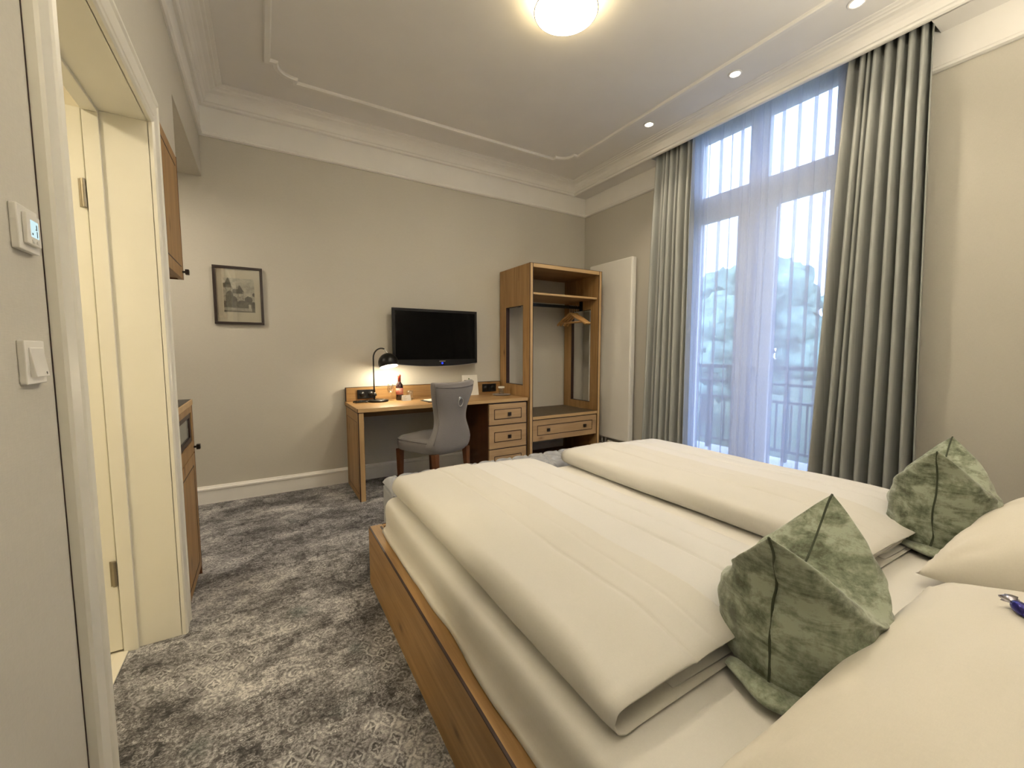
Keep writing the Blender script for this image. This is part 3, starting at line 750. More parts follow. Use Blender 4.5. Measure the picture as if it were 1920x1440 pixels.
# --- picture
pc = thing('framed_picture', 'small dark framed black and white print of a turreted house', 'picture', (-0.147, YB - 0.002, 1.63))
W2, H2, fw = 0.164, 0.224, 0.019
bm = bmesh.new(); bx(bm, -W2, W2, -0.022, 0, H2 - fw, H2); bx(bm, -W2, W2, -0.022, 0, -H2, -H2 + fw); bx(bm, -W2, -W2 + fw, -0.022, 0, -H2 + fw, H2 - fw); bx(bm, W2 - fw, W2, -0.022, 0, -H2 + fw, H2 - fw)
obj('frame', bm, 'darkframe', pc, False, 0.002)
box('mount', (-W2 + fw, W2 - fw, -0.010, -0.004, -H2 + fw, H2 - fw), 'mat', pc)
def grey_noise(name, a, b, sc):
    t = NT(name); n = t.noise(t.obj(), sc, 4, 0.65)
    t.bsdf(t.ramp(n, [(0.35, (a * 1.04, a, a * 0.85)), (0.65, (b * 1.04, b, b * 0.85))]), 0.85); M[name] = t.mat
for nm, a, b, sc in (('print_sky', 0.30, 0.60, 22), ('print_roof', 0.08, 0.16, 60), ('print_wall', 0.22, 0.50, 70), ('print_tree', 0.03, 0.12, 60), ('print_lawn', 0.06, 0.16, 60), ('print_path', 0.30, 0.45, 40)): grey_noise(nm, a, b, sc)
bm = bmesh.new(); fl = []
def poly(pts, mi, lay):
    # pts in print coords 0..1
    vs = [bm.verts.new((-0.100 + 0.205 * u, -0.0102 - 0.0001 * lay, -0.128 + 0.262 * v)) for u, v in pts]
    f = bm.faces.new(vs); f.material_index = mi
poly([(0, 0), (1, 0), (1, 1), (0, 1)], 0, 0)
poly([(0.0, 0.30), (0.30, 0.30), (0.30, 0.72), (0.0, 0.72)], 2, 1)
poly([(0.0, 0.72), (0.28, 0.72), (0.18, 1.0), (0.14, 1.0)], 1, 2)
poly([(0.0, 0.74), (0.09, 0.74), (0.08, 0.84), (0.0, 0.84)], 1, 3)
poly([(0.28, 0.30), (0.66, 0.30), (0.66, 0.60), (0.28, 0.60)], 2, 1)
poly([(0.28, 0.55), (0.64, 0.55), (0.52, 0.68), (0.30, 0.68)], 1, 2)
poly([(0.44, 0.60), (0.66, 0.60), (0.52, 0.80), (0.50, 0.80)], 1, 3)
for u in (0.38, 0.50): poly([(u, 0.46), (u + 0.06, 0.46), (u + 0.06, 0.54), (u, 0.54)], 0, 4)
def blob(cx, cy, rx, ry, mi, lay, s):
    poly([(max(0, min(1, cx + rx * math.cos(2 * PI * k / 18) * (1 + 0.3 * nz(k * 1.7, s)))), max(0, min(1, cy + ry * math.sin(2 * PI * k / 18) * (1 + 0.3 * nz(k * 1.3, s + 4))))) for k in range(18)], mi, lay)
poly([(0, 0), (1, 0), (1, 0.32), (0, 0.32)], 4, 5)
poly([(0, 0.05), (0.9, 0.03), (0.9, 0.12), (0.0, 0.13)], 5, 6)
blob(0.20, 0.40, 0.13, 0.24, 3, 7, 1); blob(0.33, 0.34, 0.10, 0.12, 3, 8, 2); blob(0.80, 0.38, 0.13, 0.10, 3, 8, 3); blob(0.97, 0.53, 0.04, 0.06, 3, 8, 5); blob(0.60, 0.30, 0.14, 0.05, 3, 9, 6); blob(0.95, 0.22, 0.07, 0.09, 3, 9, 7)
poly([(0.80, 0.06), (0.88, 0.06), (0.87, 0.24), (0.79, 0.24)], 0, 10)
obj('print', bm, ['print_sky', 'print_roof', 'print_wall', 'print_tree', 'print_lawn', 'print_path'], pc)
box('glazing', (-W2 + fw, W2 - fw, -0.0145, -0.0135, -H2 + fw, H2 - fw), 'cupglass', pc)

# --- desk lamp
dlp = thing('desk_lamp', 'black arched desk lamp with glowing dome shade', 'lamp', (0.865, 3.76, DZ))
bm = bmesh.new(); lathe(bm, [(0.0, 0.0), (0.086, 0.0), (0.088, 0.004), (0.088, 0.014), (0.084, 0.018), (0.02, 0.021), (0.0, 0.022)], 40); obj('base', bm, 'black', dlp, True)
bm = bmesh.new()
px, pz = -0.035, 0.39
arc = [(px, 0, 0.018), (px, 0, 0.2), (px, 0, pz)] + [(px + 0.072 * (1 - math.cos(a)), 0, pz + 0.085 * math.sin(a)) for a in [k * PI / 2 / 8 * 1.25 for k in range(1, 9)]]
tube(bm, arc, 0.0062, 10); obj('stem', bm, 'black', dlp, True)
bm = bmesh.new(); lathe(bm, [(0.02, 0.055), (0.022, 0.06), (0.012, 0.085)], 16, (px, 0, 0)); obj('switch', bm, 'black', dlp, True)
sx, sz = 0.095, 0.345
A0 = -0.42
bm = bmesh.new()
prof = [(0.088 * math.cos(a), 0.088 * math.sin(a)) for a in [A0 + k * (PI / 2 - A0) / 16 for k in range(16)]] + [(0.0, 0.088)]
inner = [(0.0855 * math.cos(a), 0.0855 * math.sin(a)) for a in [A0 + k * (PI / 2 - A0) / 16 for k in range(16)]] + [(0.0, 0.0855)]
lathe(bm, prof, 40, cap=False); sh = obj('shade', bm, 'black', dlp, True, loc=(sx, 0, sz)); sh.rotation_euler = (-0.28, -0.10, 0)
bm = bmesh.new(); lathe(bm, inner, 40, cap=False); li = obj('shade_lining', bm, 'plastic', dlp, True, loc=(sx, 0, sz)); li.rotation_euler = (-0.28, -0.10, 0)
bm = bmesh.new(); tube(bm, [(arc[-1][0], 0, arc[-1][2]), (sx - 0.012, 0, sz + 0.096), (sx - 0.004, 0, sz + 0.087)], 0.0075, 8); bmesh.ops.create_uvsphere(bm, u_segments=12, v_segments=8, radius=0.010, matrix=Matrix.Translation((sx - 0.008, 0, sz + 0.092))); obj('joint', bm, 'steel', dlp, True)
bm = bmesh.new(); bmesh.ops.create_uvsphere(bm, u_segments=20, v_segments=12, radius=0.030, matrix=Matrix.Translation((sx, 0, sz + 0.012))); obj('bulb', bm, 'bulb', dlp, True)
ld = bpy.data.lights.new('desk_lamp_light', 'POINT'); ld.energy = DESK_W; ld.color = (1, 0.85, 0.60); ld.shadow_soft_size = 0.032
lo = bpy.data.objects.new('desk_lamp_light', ld); COL.objects.link(lo); lo.parent = dlp; lo.location = (sx, -0.01, sz - 0.045)

# --- desk things
def socket_plate(x0, x1, label, n):
    s = thing('socket_plate', label, 'socket', ((x0 + x1) / 2, 3.894, 0.805))
    h = (x1 - x0) / 2
    box('plate', (-h, h, -0.010, 0.0, -0.041, 0.041), 'blackpl', s, 0.003)
    for k in range(n):
        bm = bmesh.new(); cx = -h + (k + 0.5) * 2 * h / n
        lathe(bm, [(0.024, -0.0105), (0.024, -0.004), (0.0, -0.004)], 24, (cx, -0.002, 0), 'Y'); lathe(bm, [(0.027, -0.0095), (0.027, -0.012), (0.024, -0.012), (0.024, -0.0095)], 24, (cx, 0, 0), 'Y')
        obj('socket', bm, 'black', s, True)
socket_plate(0.710, 0.868, 'black double wall socket on the backboard behind the desk lamp', 2)
socket_plate(1.972, 2.135, 'black double wall socket on the backboard beside the wardrobe', 2)
bm = bmesh.new()
pts = []
for k in range(90):
    a = k / 89 * 2 * PI * 2.4; pts.append((0.705 + 0.045 * math.cos(a) + 0.030 * k / 89, 3.74 + 0.035 * math.sin(a) * (1 + 0.2 * math.sin(a * 0.7)), DZ + 0.005 + 0.011 * (k / 89)))
tube(bm, pts, 0.0045, 8); tube(bm, [(0.655 + 0.010 * k, 3.80 - 0.014 * abs(k - 2), DZ + 0.007 + 0.004 * (k % 2)) for k in range(6)], 0.006, 8)
tag(obj('power_cord', bm, 'black', None, True), 'looped black power cord lying left of the desk lamp', 'cord')
# wine bottle
wbt = thing('wine_bottle', 'small red wine bottle with red capsule and label on desk', 'bottle', (1.060, 3.775, DZ))
M['wine'] = plain('dark_wine_glass', (0.020, 0.006, 0.006), 0.08, var=0.1)
M['redcap'] = plain('red_capsule', (0.40, 0.07, 0.045), 0.4, var=0.05)
M['redlabel'] = plain('rose_label', (0.50, 0.16, 0.12), 0.7, var=0.1)
bm = bmesh.new(); lathe(bm, [(0.0, 0.0), (0.026, 0.0), (0.029, 0.004), (0.029, 0.105), (0.024, 0.125), (0.013, 0.140), (0.0115, 0.15)], 28); obj('body', bm, 'wine', wbt, True)
bm = bmesh.new(); lathe(bm, [(0.0125, 0.142), (0.0125, 0.185), (0.014, 0.187), (0.014, 0.198), (0.0, 0.200)], 24); obj('capsule', bm, 'redcap', wbt, True); wbt.scale = (1.12, 1.12, 1.18)
bm = bmesh.new(); lathe(bm, [(0.0290, 0.045), (0.0296, 0.045), (0.0296, 0.095), (0.0290, 0.095)], 28); lb = obj('label', bm, 'redlabel', wbt, True)
boxes('label_print', [(-0.012, 0.012, -0.0302, -0.0297, 0.072, 0.075), (-0.009, 0.009, -0.0302, -0.0297, 0.062, 0.064)], 'paper', lb)
# wine glass
def stem_glass(loc, label, s=1.0):
    g = thing('wine_glass', label, 'glass', loc)
    bm = bmesh.new(); lathe(bm, [(0.0, 0.0), (0.030 * s, 0.0), (0.028 * s, 0.002), (0.005, 0.006), (0.0035, 0.012), (0.0035, 0.055), (0.006, 0.060)], 28); obj('stem', bm, 'cupglass', g, True)
    bm = bmesh.new(); lathe(bm, [(0.006, 0.060), (0.024 * s, 0.072), (0.031 * s, 0.095), (0.029 * s, 0.125), (0.0245 * s, 0.150), (0.0238 * s, 0.150), (0.028 * s, 0.125), (0.030 * s, 0.095), (0.022 * s, 0.074), (0.0, 0.066)], 28); obj('bowl', bm, 'cupglass', g, True)
stem_glass((0.985, 3.80, DZ), 'clear stemmed glass standing left of the wine bottle')
def tent_card(loc, rz, w_, h_, label, cat='card', lean=0.30, th=0.0008):
    c = thing('tent_card', label, cat, loc, rz)
    bm = bmesh.new()
    d = h_ * lean
    for s in (-1, 1):
        y0, y1 = s * d, 0.0
        vs = [bm.verts.new(p) for p in ((-w_, y0, 0), (w_, y0, 0), (w_, y1, h_), (-w_, y1, h_), (-w_, y0 - s * th * 2, 0), (w_, y0 - s * th * 2, 0), (w_, y1, h_ - th * 3), (-w_, y1, h_ - th * 3))]
        for f in ((0, 1, 2, 3), (7, 6, 5, 4), (0, 4, 5, 1), (3, 2, 6, 7), (0, 3, 7, 4), (1, 5, 6, 2)): bm.faces.new([vs[i] for i in f])
    obj('card', bm, 'paper', c)
    bm = bmesh.new()
    def line(x0, x1, t, hgt):
        for q in (0,):
            ys = lambda k: -d * (1 - k) - 0.0006; zs = lambda k: h_ * k
            vs = [bm.verts.new((x0, ys(t), zs(t))), bm.verts.new((x1, ys(t), zs(t))), bm.verts.new((x1, ys(t + hgt), zs(t + hgt))), bm.verts.new((x0, ys(t + hgt), zs(t + hgt)))]
            bm.faces.new(vs)
    line(-w_ * 0.8, -w_ * 0.25, 0.72, 0.035); line(-w_ * 0.8, -w_ * 0.2, 0.55, 0.02); line(-w_ * 0.8, w_ * 0.1, 0.38, 0.02); line(-w_ * 0.8, -w_ * 0.1, 0.25, 0.02)
    obj('lettering', bm, 'ink', c)['kind'] = 'stuff'
    bm = bmesh.new(); line(-w_ * 0.2, -w_ * 0.06, 0.78, 0.07); obj('emblem', bm, 'green', c)
    return c
tent_card((1.095, 3.69, DZ + 0.0005), 0.15, 0.042, 0.052, 'small white tent card standing in front of the wine bottle')
tent_card((1.80, 3.84, DZ + 0.0005), 0.0, 0.085, 0.205, 'tall white information card standing behind the chair back', lean=0.2)
# drinking tumblers
def tumbler(loc, label, band_=True):
    g = thing('drinking_glass', label, 'glass', loc)
    bm = bmesh.new(); lathe(bm, [(0.0, 0.0), (0.027, 0.0), (0.032, 0.085), (0.0308, 0.085), (0.026, 0.006), (0.0, 0.006)], 28); obj('tumbler', bm, 'cupglass', g, True)
    if band_:
        bm = bmesh.new(); lathe(bm, [(0.0317, 0.062), (0.0325, 0.062), (0.0335, 0.078), (0.0325, 0.078)], 28); obj('paper_band', bm, 'paper', g, True)
tumbler((1.155, 3.77, DZ), 'clear tumbler right of the wine bottle', False)
tumbler((2.085, 3.68, DZ + 0.008), 'clear tumbler with white paper band beside the wardrobe')
M['greyglass'] = plain('grey_cabinet_glass', (0.20, 0.21, 0.19), 0.2, var=0.05)
M['trayg'] = plain('grey_tray', (0.28, 0.25, 0.23), 0.4, var=0.1)
bm = bmesh.new(); lathe(bm, [(0.0, 0.0), (0.070, 0.0), (0.088, 0.006), (0.090, 0.010), (0.086, 0.010), (0.068, 0.005), (0.0, 0.005)], 40)
for v in bm.verts: v.co.x *= 1.05
tag(obj('serving_tray', bm, 'trayg', None, True, loc=(2.075, 3.66, DZ)), 'small grey round tray under the banded tumbler', 'tray')
M['darkleather'] = plain('dark_folder', (0.03, 0.026, 0.020), 0.6, var=0.15)
bm = bmesh.new(); bx(bm, -0.115, 0.115, -0.085, 0.085, 0, 0.006); f_ = obj('folder', bm, 'darkleather', None, False, 0.002, loc=(1.33, 3.555, DZ)); f_.rotation_euler.z = 0.10
tag(f_, 'dark folder lying flat on the desk left of the chair', 'folder')
bm = bmesh.new(); bx(bm, -0.095, 0.095, -0.065, 0.065, 0, 0.003); bx(bm, -0.093, 0.090, -0.062, 0.066, 0.003, 0.006); f_ = obj('notepaper', bm, 'paper', None, False, loc=(1.335, 3.56, DZ + 0.0062)); f_.rotation_euler.z = 0.16
tag(f_, 'white sheets of notepaper lying on the dark folder', 'paper')

# ------------------------------------------------------------------ chair
ch = thing('desk_chair', 'grey upholstered chair with flared back and metal ring', 'chair', (1.213, 3.315, 0), math.radians(26))
def superell(cx, cy, a, b, p, n, z):
    out = []
    for k in range(n):
        t = 2 * PI * k / n; c, s = math.cos(t), math.sin(t)
        out.append((cx + a * math.copysign(abs(c) ** (2 / p), c), cy + b * math.copysign(abs(s) ** (2 / p), s), z))
    return out
# seat: rounded cushion block
bm = bmesh.new()
rings = []
for z, k in ((0.368, 0.70), (0.370, 0.86), (0.377, 0.945), (0.390, 0.985), (0.42, 1.0), (0.452, 0.998), (0.468, 0.975), (0.480, 0.93), (0.488, 0.80), (0.493, 0.5), (0.494, 0.15)):
    rings.append(superell(0, 0.01, 0.232 * k, 0.250 * k, 4.6, 56, z))
loft(bm, rings); seat = obj('seat', bm, 'grey', ch, True)
bm = bmesh.new(); tube(bm, superell(0, 0.01, 0.228, 0.246, 4.6, 56, 0.466), 0.0045, 6, True); obj('piping', bm, 'greypipe', seat, True)
# backrest: loft of horizontal superellipse slabs
def back_section(v):
    z = 0.372 + v * 0.560
    hw = 0.222 + 0.014 * sstep(0.0, 0.12, v) - 0.064 * sstep(0.12, 0.48, v) + 0.070 * sstep(0.50, 1.0, v)
    yc = -0.210 - 0.012 * v - 0.050 * sstep(0.40, 1.0, v)
    th = 0.046 - 0.006 * v
    if v < 0.42: yc += 0.050 * (1 - v / 0.42) ** 2; th += 0.050 * (1 - v / 0.42) ** 2
    return z, hw, yc, th
bm = bmesh.new(); rings = []
NV = 26
for j in range(NV + 1):
    v = j / NV; z, hw, yc, th = back_section(v)
    k = 1.0
    if v < 0.12: k = 0.82 + 0.18 * math.sqrt(1 - (1 - v / 0.12) ** 2)
    pts = []
    for (x, y, zz) in superell(0, 0, hw, th, 3.6, 48, z):
        wrap = 0.050 * (abs(x) / hw) ** 2.2 * (0.35 + 0.65 * sstep(0.25, 0.8, v))   # the wings curve forward
        zt = zz + (0.012 * (abs(x) / hw) ** 2 if v > 0.9 else 0)
        pts.append((x * k, yc + y * k + wrap, zt))
    rings.append(pts)
last = rings[-1]
for f, dz in ((0.93, 0.006), (0.6, 0.010)):
    z, hw, yc, th = back_section(1.0)
    cx = sum(p[0] for p in last) / len(last); 
    rings.append([(p[0] * (0.985 if f > 0.8 else 0.96), (yc + 0.050 * 1.0 * (abs(p[0]) / hw) ** 2.2) + (p[1] - (yc + 0.050 * (abs(p[0]) / hw) ** 2.2)) * f, p[2] + dz) for p in last])
loft(bm, rings); back = obj('backrest', bm, 'grey', ch, True)
bm = bmesh.new()
for s in (-1, 1):
    pts = []
    for j in range(4, NV + 1):
        z, hw, yc, th = back_section(j / NV); v = j / NV
        wrap = 0.050 * (0.35 + 0.65 * sstep(0.25, 0.8, v))
        pts.append((s * hw * 0.955, yc - th * 0.600 + wrap * 0.903, z + (0.011 if v > 0.9 else 0)))
    tube(bm, pts, 0.0042, 6)
z, hw, yc, th = back_section(0.955)
tube(bm, [(hw * u / 10 * 0.95, yc - th * (1 - abs(u / 10 * 0.95) ** 3.6) ** (1 / 3.6) + 0.050 * abs(u / 10 * 0.95) ** 2.2, z + 0.012 * (u / 10) ** 2) for u in range(-10, 11)], 0.0042, 6)
obj('piping', bm, 'greypipe', back, True)
# ring
z, hw, yc, th = back_section(0.74)
bm = bmesh.new(); lathe(bm, [(0.0, 0.0), (0.016, 0.0), (0.014, -0.010), (0.0, -0.014)], 20, (0, yc - th + 0.001, z + 0.03), 'Y'); bk = obj('ring_mount', bm, 'steel', back, True)
bm = bmesh.new(); tube(bm, [(0.027 * math.cos(2 * PI * k / 28), yc - th - 0.014 - 0.004 * math.sin(2 * PI * k / 28), z - 0.0 + 0.034 * math.sin(2 * PI * k / 28)) for k in range(28)], 0.0042, 8, True); obj('ring', bm, 'steel', back, True)
for sx_ in (-1, 1):
    for fy in (-1, 1):
        bm = bmesh.new(); r = []
        bow = -0.045 if fy < 0 else 0.0
        for z, a in ((0.0, 0.016), (0.12, 0.018), (0.26, 0.021), (0.38, 0.024)):
            cx = sx_ * 0.190; cy = fy * 0.195 + (0.01 if fy > 0 else 0.0) + bow * (1 - z / 0.38) ** 1.6
            r.append([(cx - a, cy - a, z), (cx + a, cy - a, z), (cx + a, cy + a, z), (cx - a, cy + a, z)])
        loft(bm, r); obj('leg', bm, 'leg', ch, False, 0.002)

# ------------------------------------------------------------------ bench (tufted)
BX0, BX1, BY0, BY1, BZ = 0.575, 2.435, 2.155, 2.46, 0.462
bn = thing('tufted_bench', 'light grey button tufted bench at the foot of the bed', 'bench', (1.505, 2.3075, 0))
bm = bmesh.new()
NX, NY = 200, 56
hx, hy = (BX1 - BX0) / 2, (BY1 - BY0) / 2
btn = []
for i in range(14):
    for j in range(2):
        bxp = -hx + (i + 0.5 + (0.5 if j % 2 else 0)) * (2 * hx / 14); byp = -hy + (j + 0.5) * (2 * hy / 2)
        if abs(bxp) < hx - 0.04: btn.append((bxp, byp))
def bench_h(x, y):
    ex = hx - abs(x); ey = hy - abs(y)
    e = min(1.0, max(0.0, ex) / 0.06); f = min(1.0, max(0.0, ey) / 0.06)
    h = 0.05 * (math.sqrt(max(0, 1 - (1 - e) ** 2)) * math.sqrt(max(0, 1 - (1 - f) ** 2)))
    d = min((x - a) ** 2 + (y - b) ** 2 for a, b in btn)
    h -= 0.030 * math.exp(-d / 0.0009)
    u = x / (2 * hx / 14); v = (y + hy) / (2 * hy / 2)
    # diagonal pleats
    p1 = abs(((u + v * 0.5 + 0.25) % 1.0) - 0.5); p2 = abs(((u - v * 0.5 + 0.75) % 1.0) - 0.5)
    g = min(p1, p2)
    h -= 0.013 * math.exp(-(g / 0.05) ** 2) - 0.012 * min(1, g / 0.25)
    return h
top = [[bm.verts.new((-hx + 2 * hx * i / NX, -hy + 2 * hy * j / NY, BZ - 0.055 + bench_h(-hx + 2 * hx * i / NX, -hy + 2 * hy * j / NY))) for i in range(NX + 1)] for j in range(NY + 1)]
for j in range(NY):
    for i in range(NX): bm.faces.new((top[j][i], top[j][i + 1], top[j + 1][i + 1], top[j + 1][i]))
obj('cushion', bm, 'bench', bn, True)
bm = bmesh.new(); loft(bm, [superell(0, 0, hx - 0.004 + 0.004 * k, hy - 0.004 + 0.004 * k, 24, 64, z) for z, k in ((0.10, 0), (0.12, 1), (0.38, 1), (0.40, 1))]); obj('body', bm, 'bench', bn, True)
for a, b in btn:
    bm = bmesh.new(); lathe(bm, [(0.0, 0.005), (0.006, 0.004), (0.009, 0.0), (0.007, -0.004)], 12, (a, b, BZ - 0.055 + bench_h(a, b) + 0.004)); obj('button', bm, 'bench', bn, True)
for a in (-1, 1):
    for b in (-1, 1): box('leg', (a * (hx - 0.06) - 0.02, a * (hx - 0.06) + 0.02, b * (hy - 0.06) - 0.02, b * (hy - 0.06) + 0.02, 0.0, 0.105), 'leg', bn, 0.002)

# ------------------------------------------------------------------ bed frame
BL, BR, BF = 0.425, 2.555, 2.135
bf = thing('bed_frame', 'low oak double bed frame with dark inlaid rails', 'bed', (1.49, 1.0, 0))
def bb(x0, x1, y0, y1, z0, z1): return (x0 - 1.49, x1 - 1.49, y0 - 1.0, y1 - 1.0, z0, z1)
r1 = box('side_rail', bb(BL, BL + 0.068, -0.30, BF, 0.0, 0.300), 'wy', bf, 0.002)
boxes('inlay', [bb(BL - 0.0005, BL + 0.007, -0.30, BF + 0.0005, 0.2965, 0.3012), bb(BL + 0.050, BL + 0.060, -0.30, BF - 0.03, 0.2990, 0.3010)], 'inlay', r1)
r2 = box('side_rail', bb(BR - 0.068, BR, -0.30, BF, 0.0, 0.300), 'wy', bf, 0.002)
boxes('inlay', [bb(BR - 0.007, BR + 0.0005, -0.30, BF + 0.0005, 0.2965, 0.3012)], 'inlay', r2)
r3 = box('foot_rail', bb(BL + 0.068, BR - 0.068, BF - 0.032, BF, 0.0, 0.300), 'wx', bf, 0.002)
boxes('inlay', [bb(BL + 0.068, BR - 0.068, BF - 0.007, BF + 0.0005, 0.2965, 0.3012)], 'inlay', r3)
box('slat_base', bb(BL + 0.068, BR - 0.068, -0.28, BF - 0.034, 0.10, 0.20), 'wx', bf)
hb = box('headboard', bb(BL - 0.1, BR + 0.1, YR + 0.004, -0.378, 0.0, 1.05), 'grey', bf, 0.02)
# ------------------------------------------------------------------ mattress
MZ = 0.462
mx0, mx1, my0, my1 = 0.482, 2.500, -0.325, 2.085
mt = thing('mattress', 'mattress in a fitted white sheet on the oak bed frame', 'mattress', (1.49, 1.0, 0.0))
bm = bmesh.new(); cx, cy = (mx0 + mx1) / 2, (my0 + my1) / 2; ha, hb_ = (mx1 - mx0) / 2, (my1 - my0) / 2
prof = [(0.304, 0.016), (0.312, 0.006), (0.325, -0.002), (0.36, -0.004), (0.40, 0.0), (0.428, -0.002), (0.445, -0.010), (0.456, -0.024), (0.4610, -0.045), (0.462, -0.075), (0.462, -0.15), (0.462, -0.40), (0.462, -0.8)]
rings = []
NP = 400
def rr_path(off):
    pts = []; a, b, r = ha + off, hb_ + off, max(0.02, 0.07 + off)
    per = []
    segs = [((a - r, -b), (0, 0))]
    # sample rounded rectangle uniformly by side
    for side_ in range(4):
        n_ = 130 if side_ % 2 else 50
        for k in range(n_):
            t = k / n_
            if side_ == 0: p = (-(a - r) + 2 * (a - r) * t, -b)
            elif side_ == 1: p = (a, -(b - r) + 2 * (b - r) * t)
            elif side_ == 2: p = ((a - r) - 2 * (a - r) * t, b)
            else: p = (-a, (b - r) - 2 * (b - r) * t)
            pts.append(p)
        c = ((a - r, -(b - r)), (a - r, b - r), (-(a - r), b - r), (-(a - r), -(b - r)))[side_]
        for k in range(8):
            an = (-PI / 2 + side_ * PI / 2) + PI / 2 * k / 8
            pts.append((c[0] + r * math.cos(an), c[1] + r * math.sin(an)))
    return pts
for z, off in prof:
    ring = []
    for (x, y) in rr_path(off):
        X, Y = x + cx, y + cy
        hem = sstep(0.33, 0.304, z)
        o = 0.010 * nz(X * 4 + 1, Y * 4, 2) * hem + 0.004 * nz(X * 2.5, Y * 2.5, z * 8)
        dx = (1 if x > 0 else -1) if abs(x) / ha > abs(y) / hb_ else 0
        dz = 0.004 * nz(X * 2.2, Y * 2.2, 5) if off < -0.03 else 0
        dz += 0.012 * max(0, nz(X * 5, Y * 5, 9)) * hem
        ring.append((X + dx * o - 1.49, Y - 1.0, z + dz))
    rings.append(ring)
loft(bm, rings)
obj('fitted_sheet', bm, 'sheet', mt, True)
box('mattress_core', (mx0 + 0.02 - 1.49, mx1 - 0.02 - 1.49, my0 + 0.02 - 1.0, my1 - 0.02 - 1.0, 0.202, 0.32), 'sheet', mt)

# ------------------------------------------------------------------ duvets (folded lengthwise)
def duvet(x0, x1, y0, y1, seed, label):
    bm = bmesh.new()
    zb = MZ + 0.006
    W_ = x1 - x0
    def crown(x, y):
        u = (x - x0) / W_
        c = math.sin(PI * min(1, max(0, u))) ** 0.6
        e = sstep(y0 - 0.03, y0 + 0.26, y) * 0.95 + 0.05
        fe = 1 - 0.45 * sstep(y1 - 0.22, y1, y)
        n_ = 0.012 * nz(x * 2.3 + seed, y * 1.7) + 0.007 * nz(x * 8, y * 2.2 + seed) + 0.004 * nz(x * 5 + y * 4, y * 6 - x * 3, seed)
        return (0.030 * c * e + n_ * 1.1) * fe
    def crease(x, y):
        d = 0.0
        for cxx, dep, wdt in ((0.27, 0.007, 0.007), (0.40, 0.003, 0.006), (0.69, 0.010, 0.007), (0.84, 0.007, 0.007)):
            xx = x0 + W_ * cxx + 0.02 * nz(y * 1.3, seed + cxx * 9)
            d -= dep * math.exp(-((x - xx) / wdt) ** 2) * (0.75 + 0.5 * nz(y * 2, cxx * 7 + seed))
        return d
    H = 0.088
    def slab(center, th, ya, yb, ny=44, mi=0):
        before = set(bm.faces)
        # center: list of (x, zrel, normal) centreline; swept along y as a closed thick strip
        rings = []
        n = len(center)
        for j in range(ny + 1):
            y = ya + (yb - ya) * j / ny
            end = min(j, ny - j) / 2.0
            e = 1.0 if end >= 1 else (0.35 + 0.65 * math.sqrt(end))
            outer, inner = [], []
            for i, (x, zr) in enumerate(center):
                a = center[max(0, i - 1)]; b = center[min(n - 1, i + 1)]
                d = Vector((b[0] - a[0], b[1] - a[1])).normalized(); nn = Vector((-d.y, d.x))
                t = th / 2 * e
                if i == 0 or i == n - 1: t *= 0.4
                wob = 0.012 * nz(zr * 18 + seed, y * 2.2, x * 0.5)
                for lst, s in ((outer, 1), (inner, -1)):
                    X = x + nn.x * t * s + wob * (1 - min(1, abs(x - x0) / 0.1)); Z = zr + nn.y * t * s
                    Z *= 0.80 + 0.20 * sstep(y0, y0 + 0.16, y)
                    f = max(0, Z) / H
                    Zw = zb + Z + f * crown(X, y) + (crease(X, y) * (1 if Z > H * 0.6 else 0))
                    # the near edge is uneven
                    yy = y + (0.022 * nz(X * 3.2 + seed, zr * 14) if j < 3 else 0) + (0.015 * nz(X * 3, zr * 9 + seed) if j > ny - 3 else 0)
                    lst.append((X, yy, Zw))
            rings.append(outer + inner[::-1])
        loft(bm, rings)
        for f_ in bm.faces:
            if f_ not in before: f_.material_index = mi
    xf = x0 + W_ * 0.50           # where the upper flap ends
    R = H / 2 - 0.006
    # outer C: bottom -> left fold -> top flap
    c1 = [(x1 - 0.02 - (x1 - x0 - 0.02 - R) * k / 16, 0.004) for k in range(17)]
    c1 += [(x0 + R - R * math.sin(a), 0.004 + R - R * math.cos(a)) for a in [PI * k / 12 for k in range(1, 12)]]
    c1 += [(x0 + R + (xf - x0 - R) * k / 70, 0.004 + 2 * R) for k in range(71)]
    slab([(x, z) for x, z in c1], 0.013, y0, y1)
    # second layer just below, comes up on the right and folds down
    z2 = 0.004 + 2 * R - 0.010
    R2 = 0.030
    c2 = [(x0 + 0.085 + (x1 - R2 - x0 - 0.085) * k / 130, z2 - 0.006 + 0.006 * sstep(0.1, 0.4, k / 130)) for k in range(131)]
    c2 += [(x1 - R2 + R2 * math.sin(a), z2 - R2 + R2 * math.cos(a)) for a in [PI * k / 10 for k in range(1, 11)]]
    c2 += [(x1 - R2 - (x1 - x0 - 0.22) * k / 14, z2 - 2 * R2) for k in range(1, 15)]
    slab(c2, 0.018, y0 + 0.010, y1 - 0.01, mi=1)
    # filling between the layers
    c3 = [(x0 + 0.10 + (x1 - x0 - 0.13) * k / 24, 0.034 + 0.006 * math.sin(k)) for k in range(25)]
    slab(c3, 0.040, y0 + 0.022, y1 - 0.02)
    o = obj('duvet', bm, ['duvet', 'duvet_pale'], None, True)
    return tag(o, label, 'duvet', 'folded white duvets')
duvet(0.535, 1.395, 0.515, 2.085, 3, 'folded white duvet on the near side of the bed')
duvet(1.635, 2.490, 0.500, 2.085, 11, 'folded white duvet on the window side of the bed')

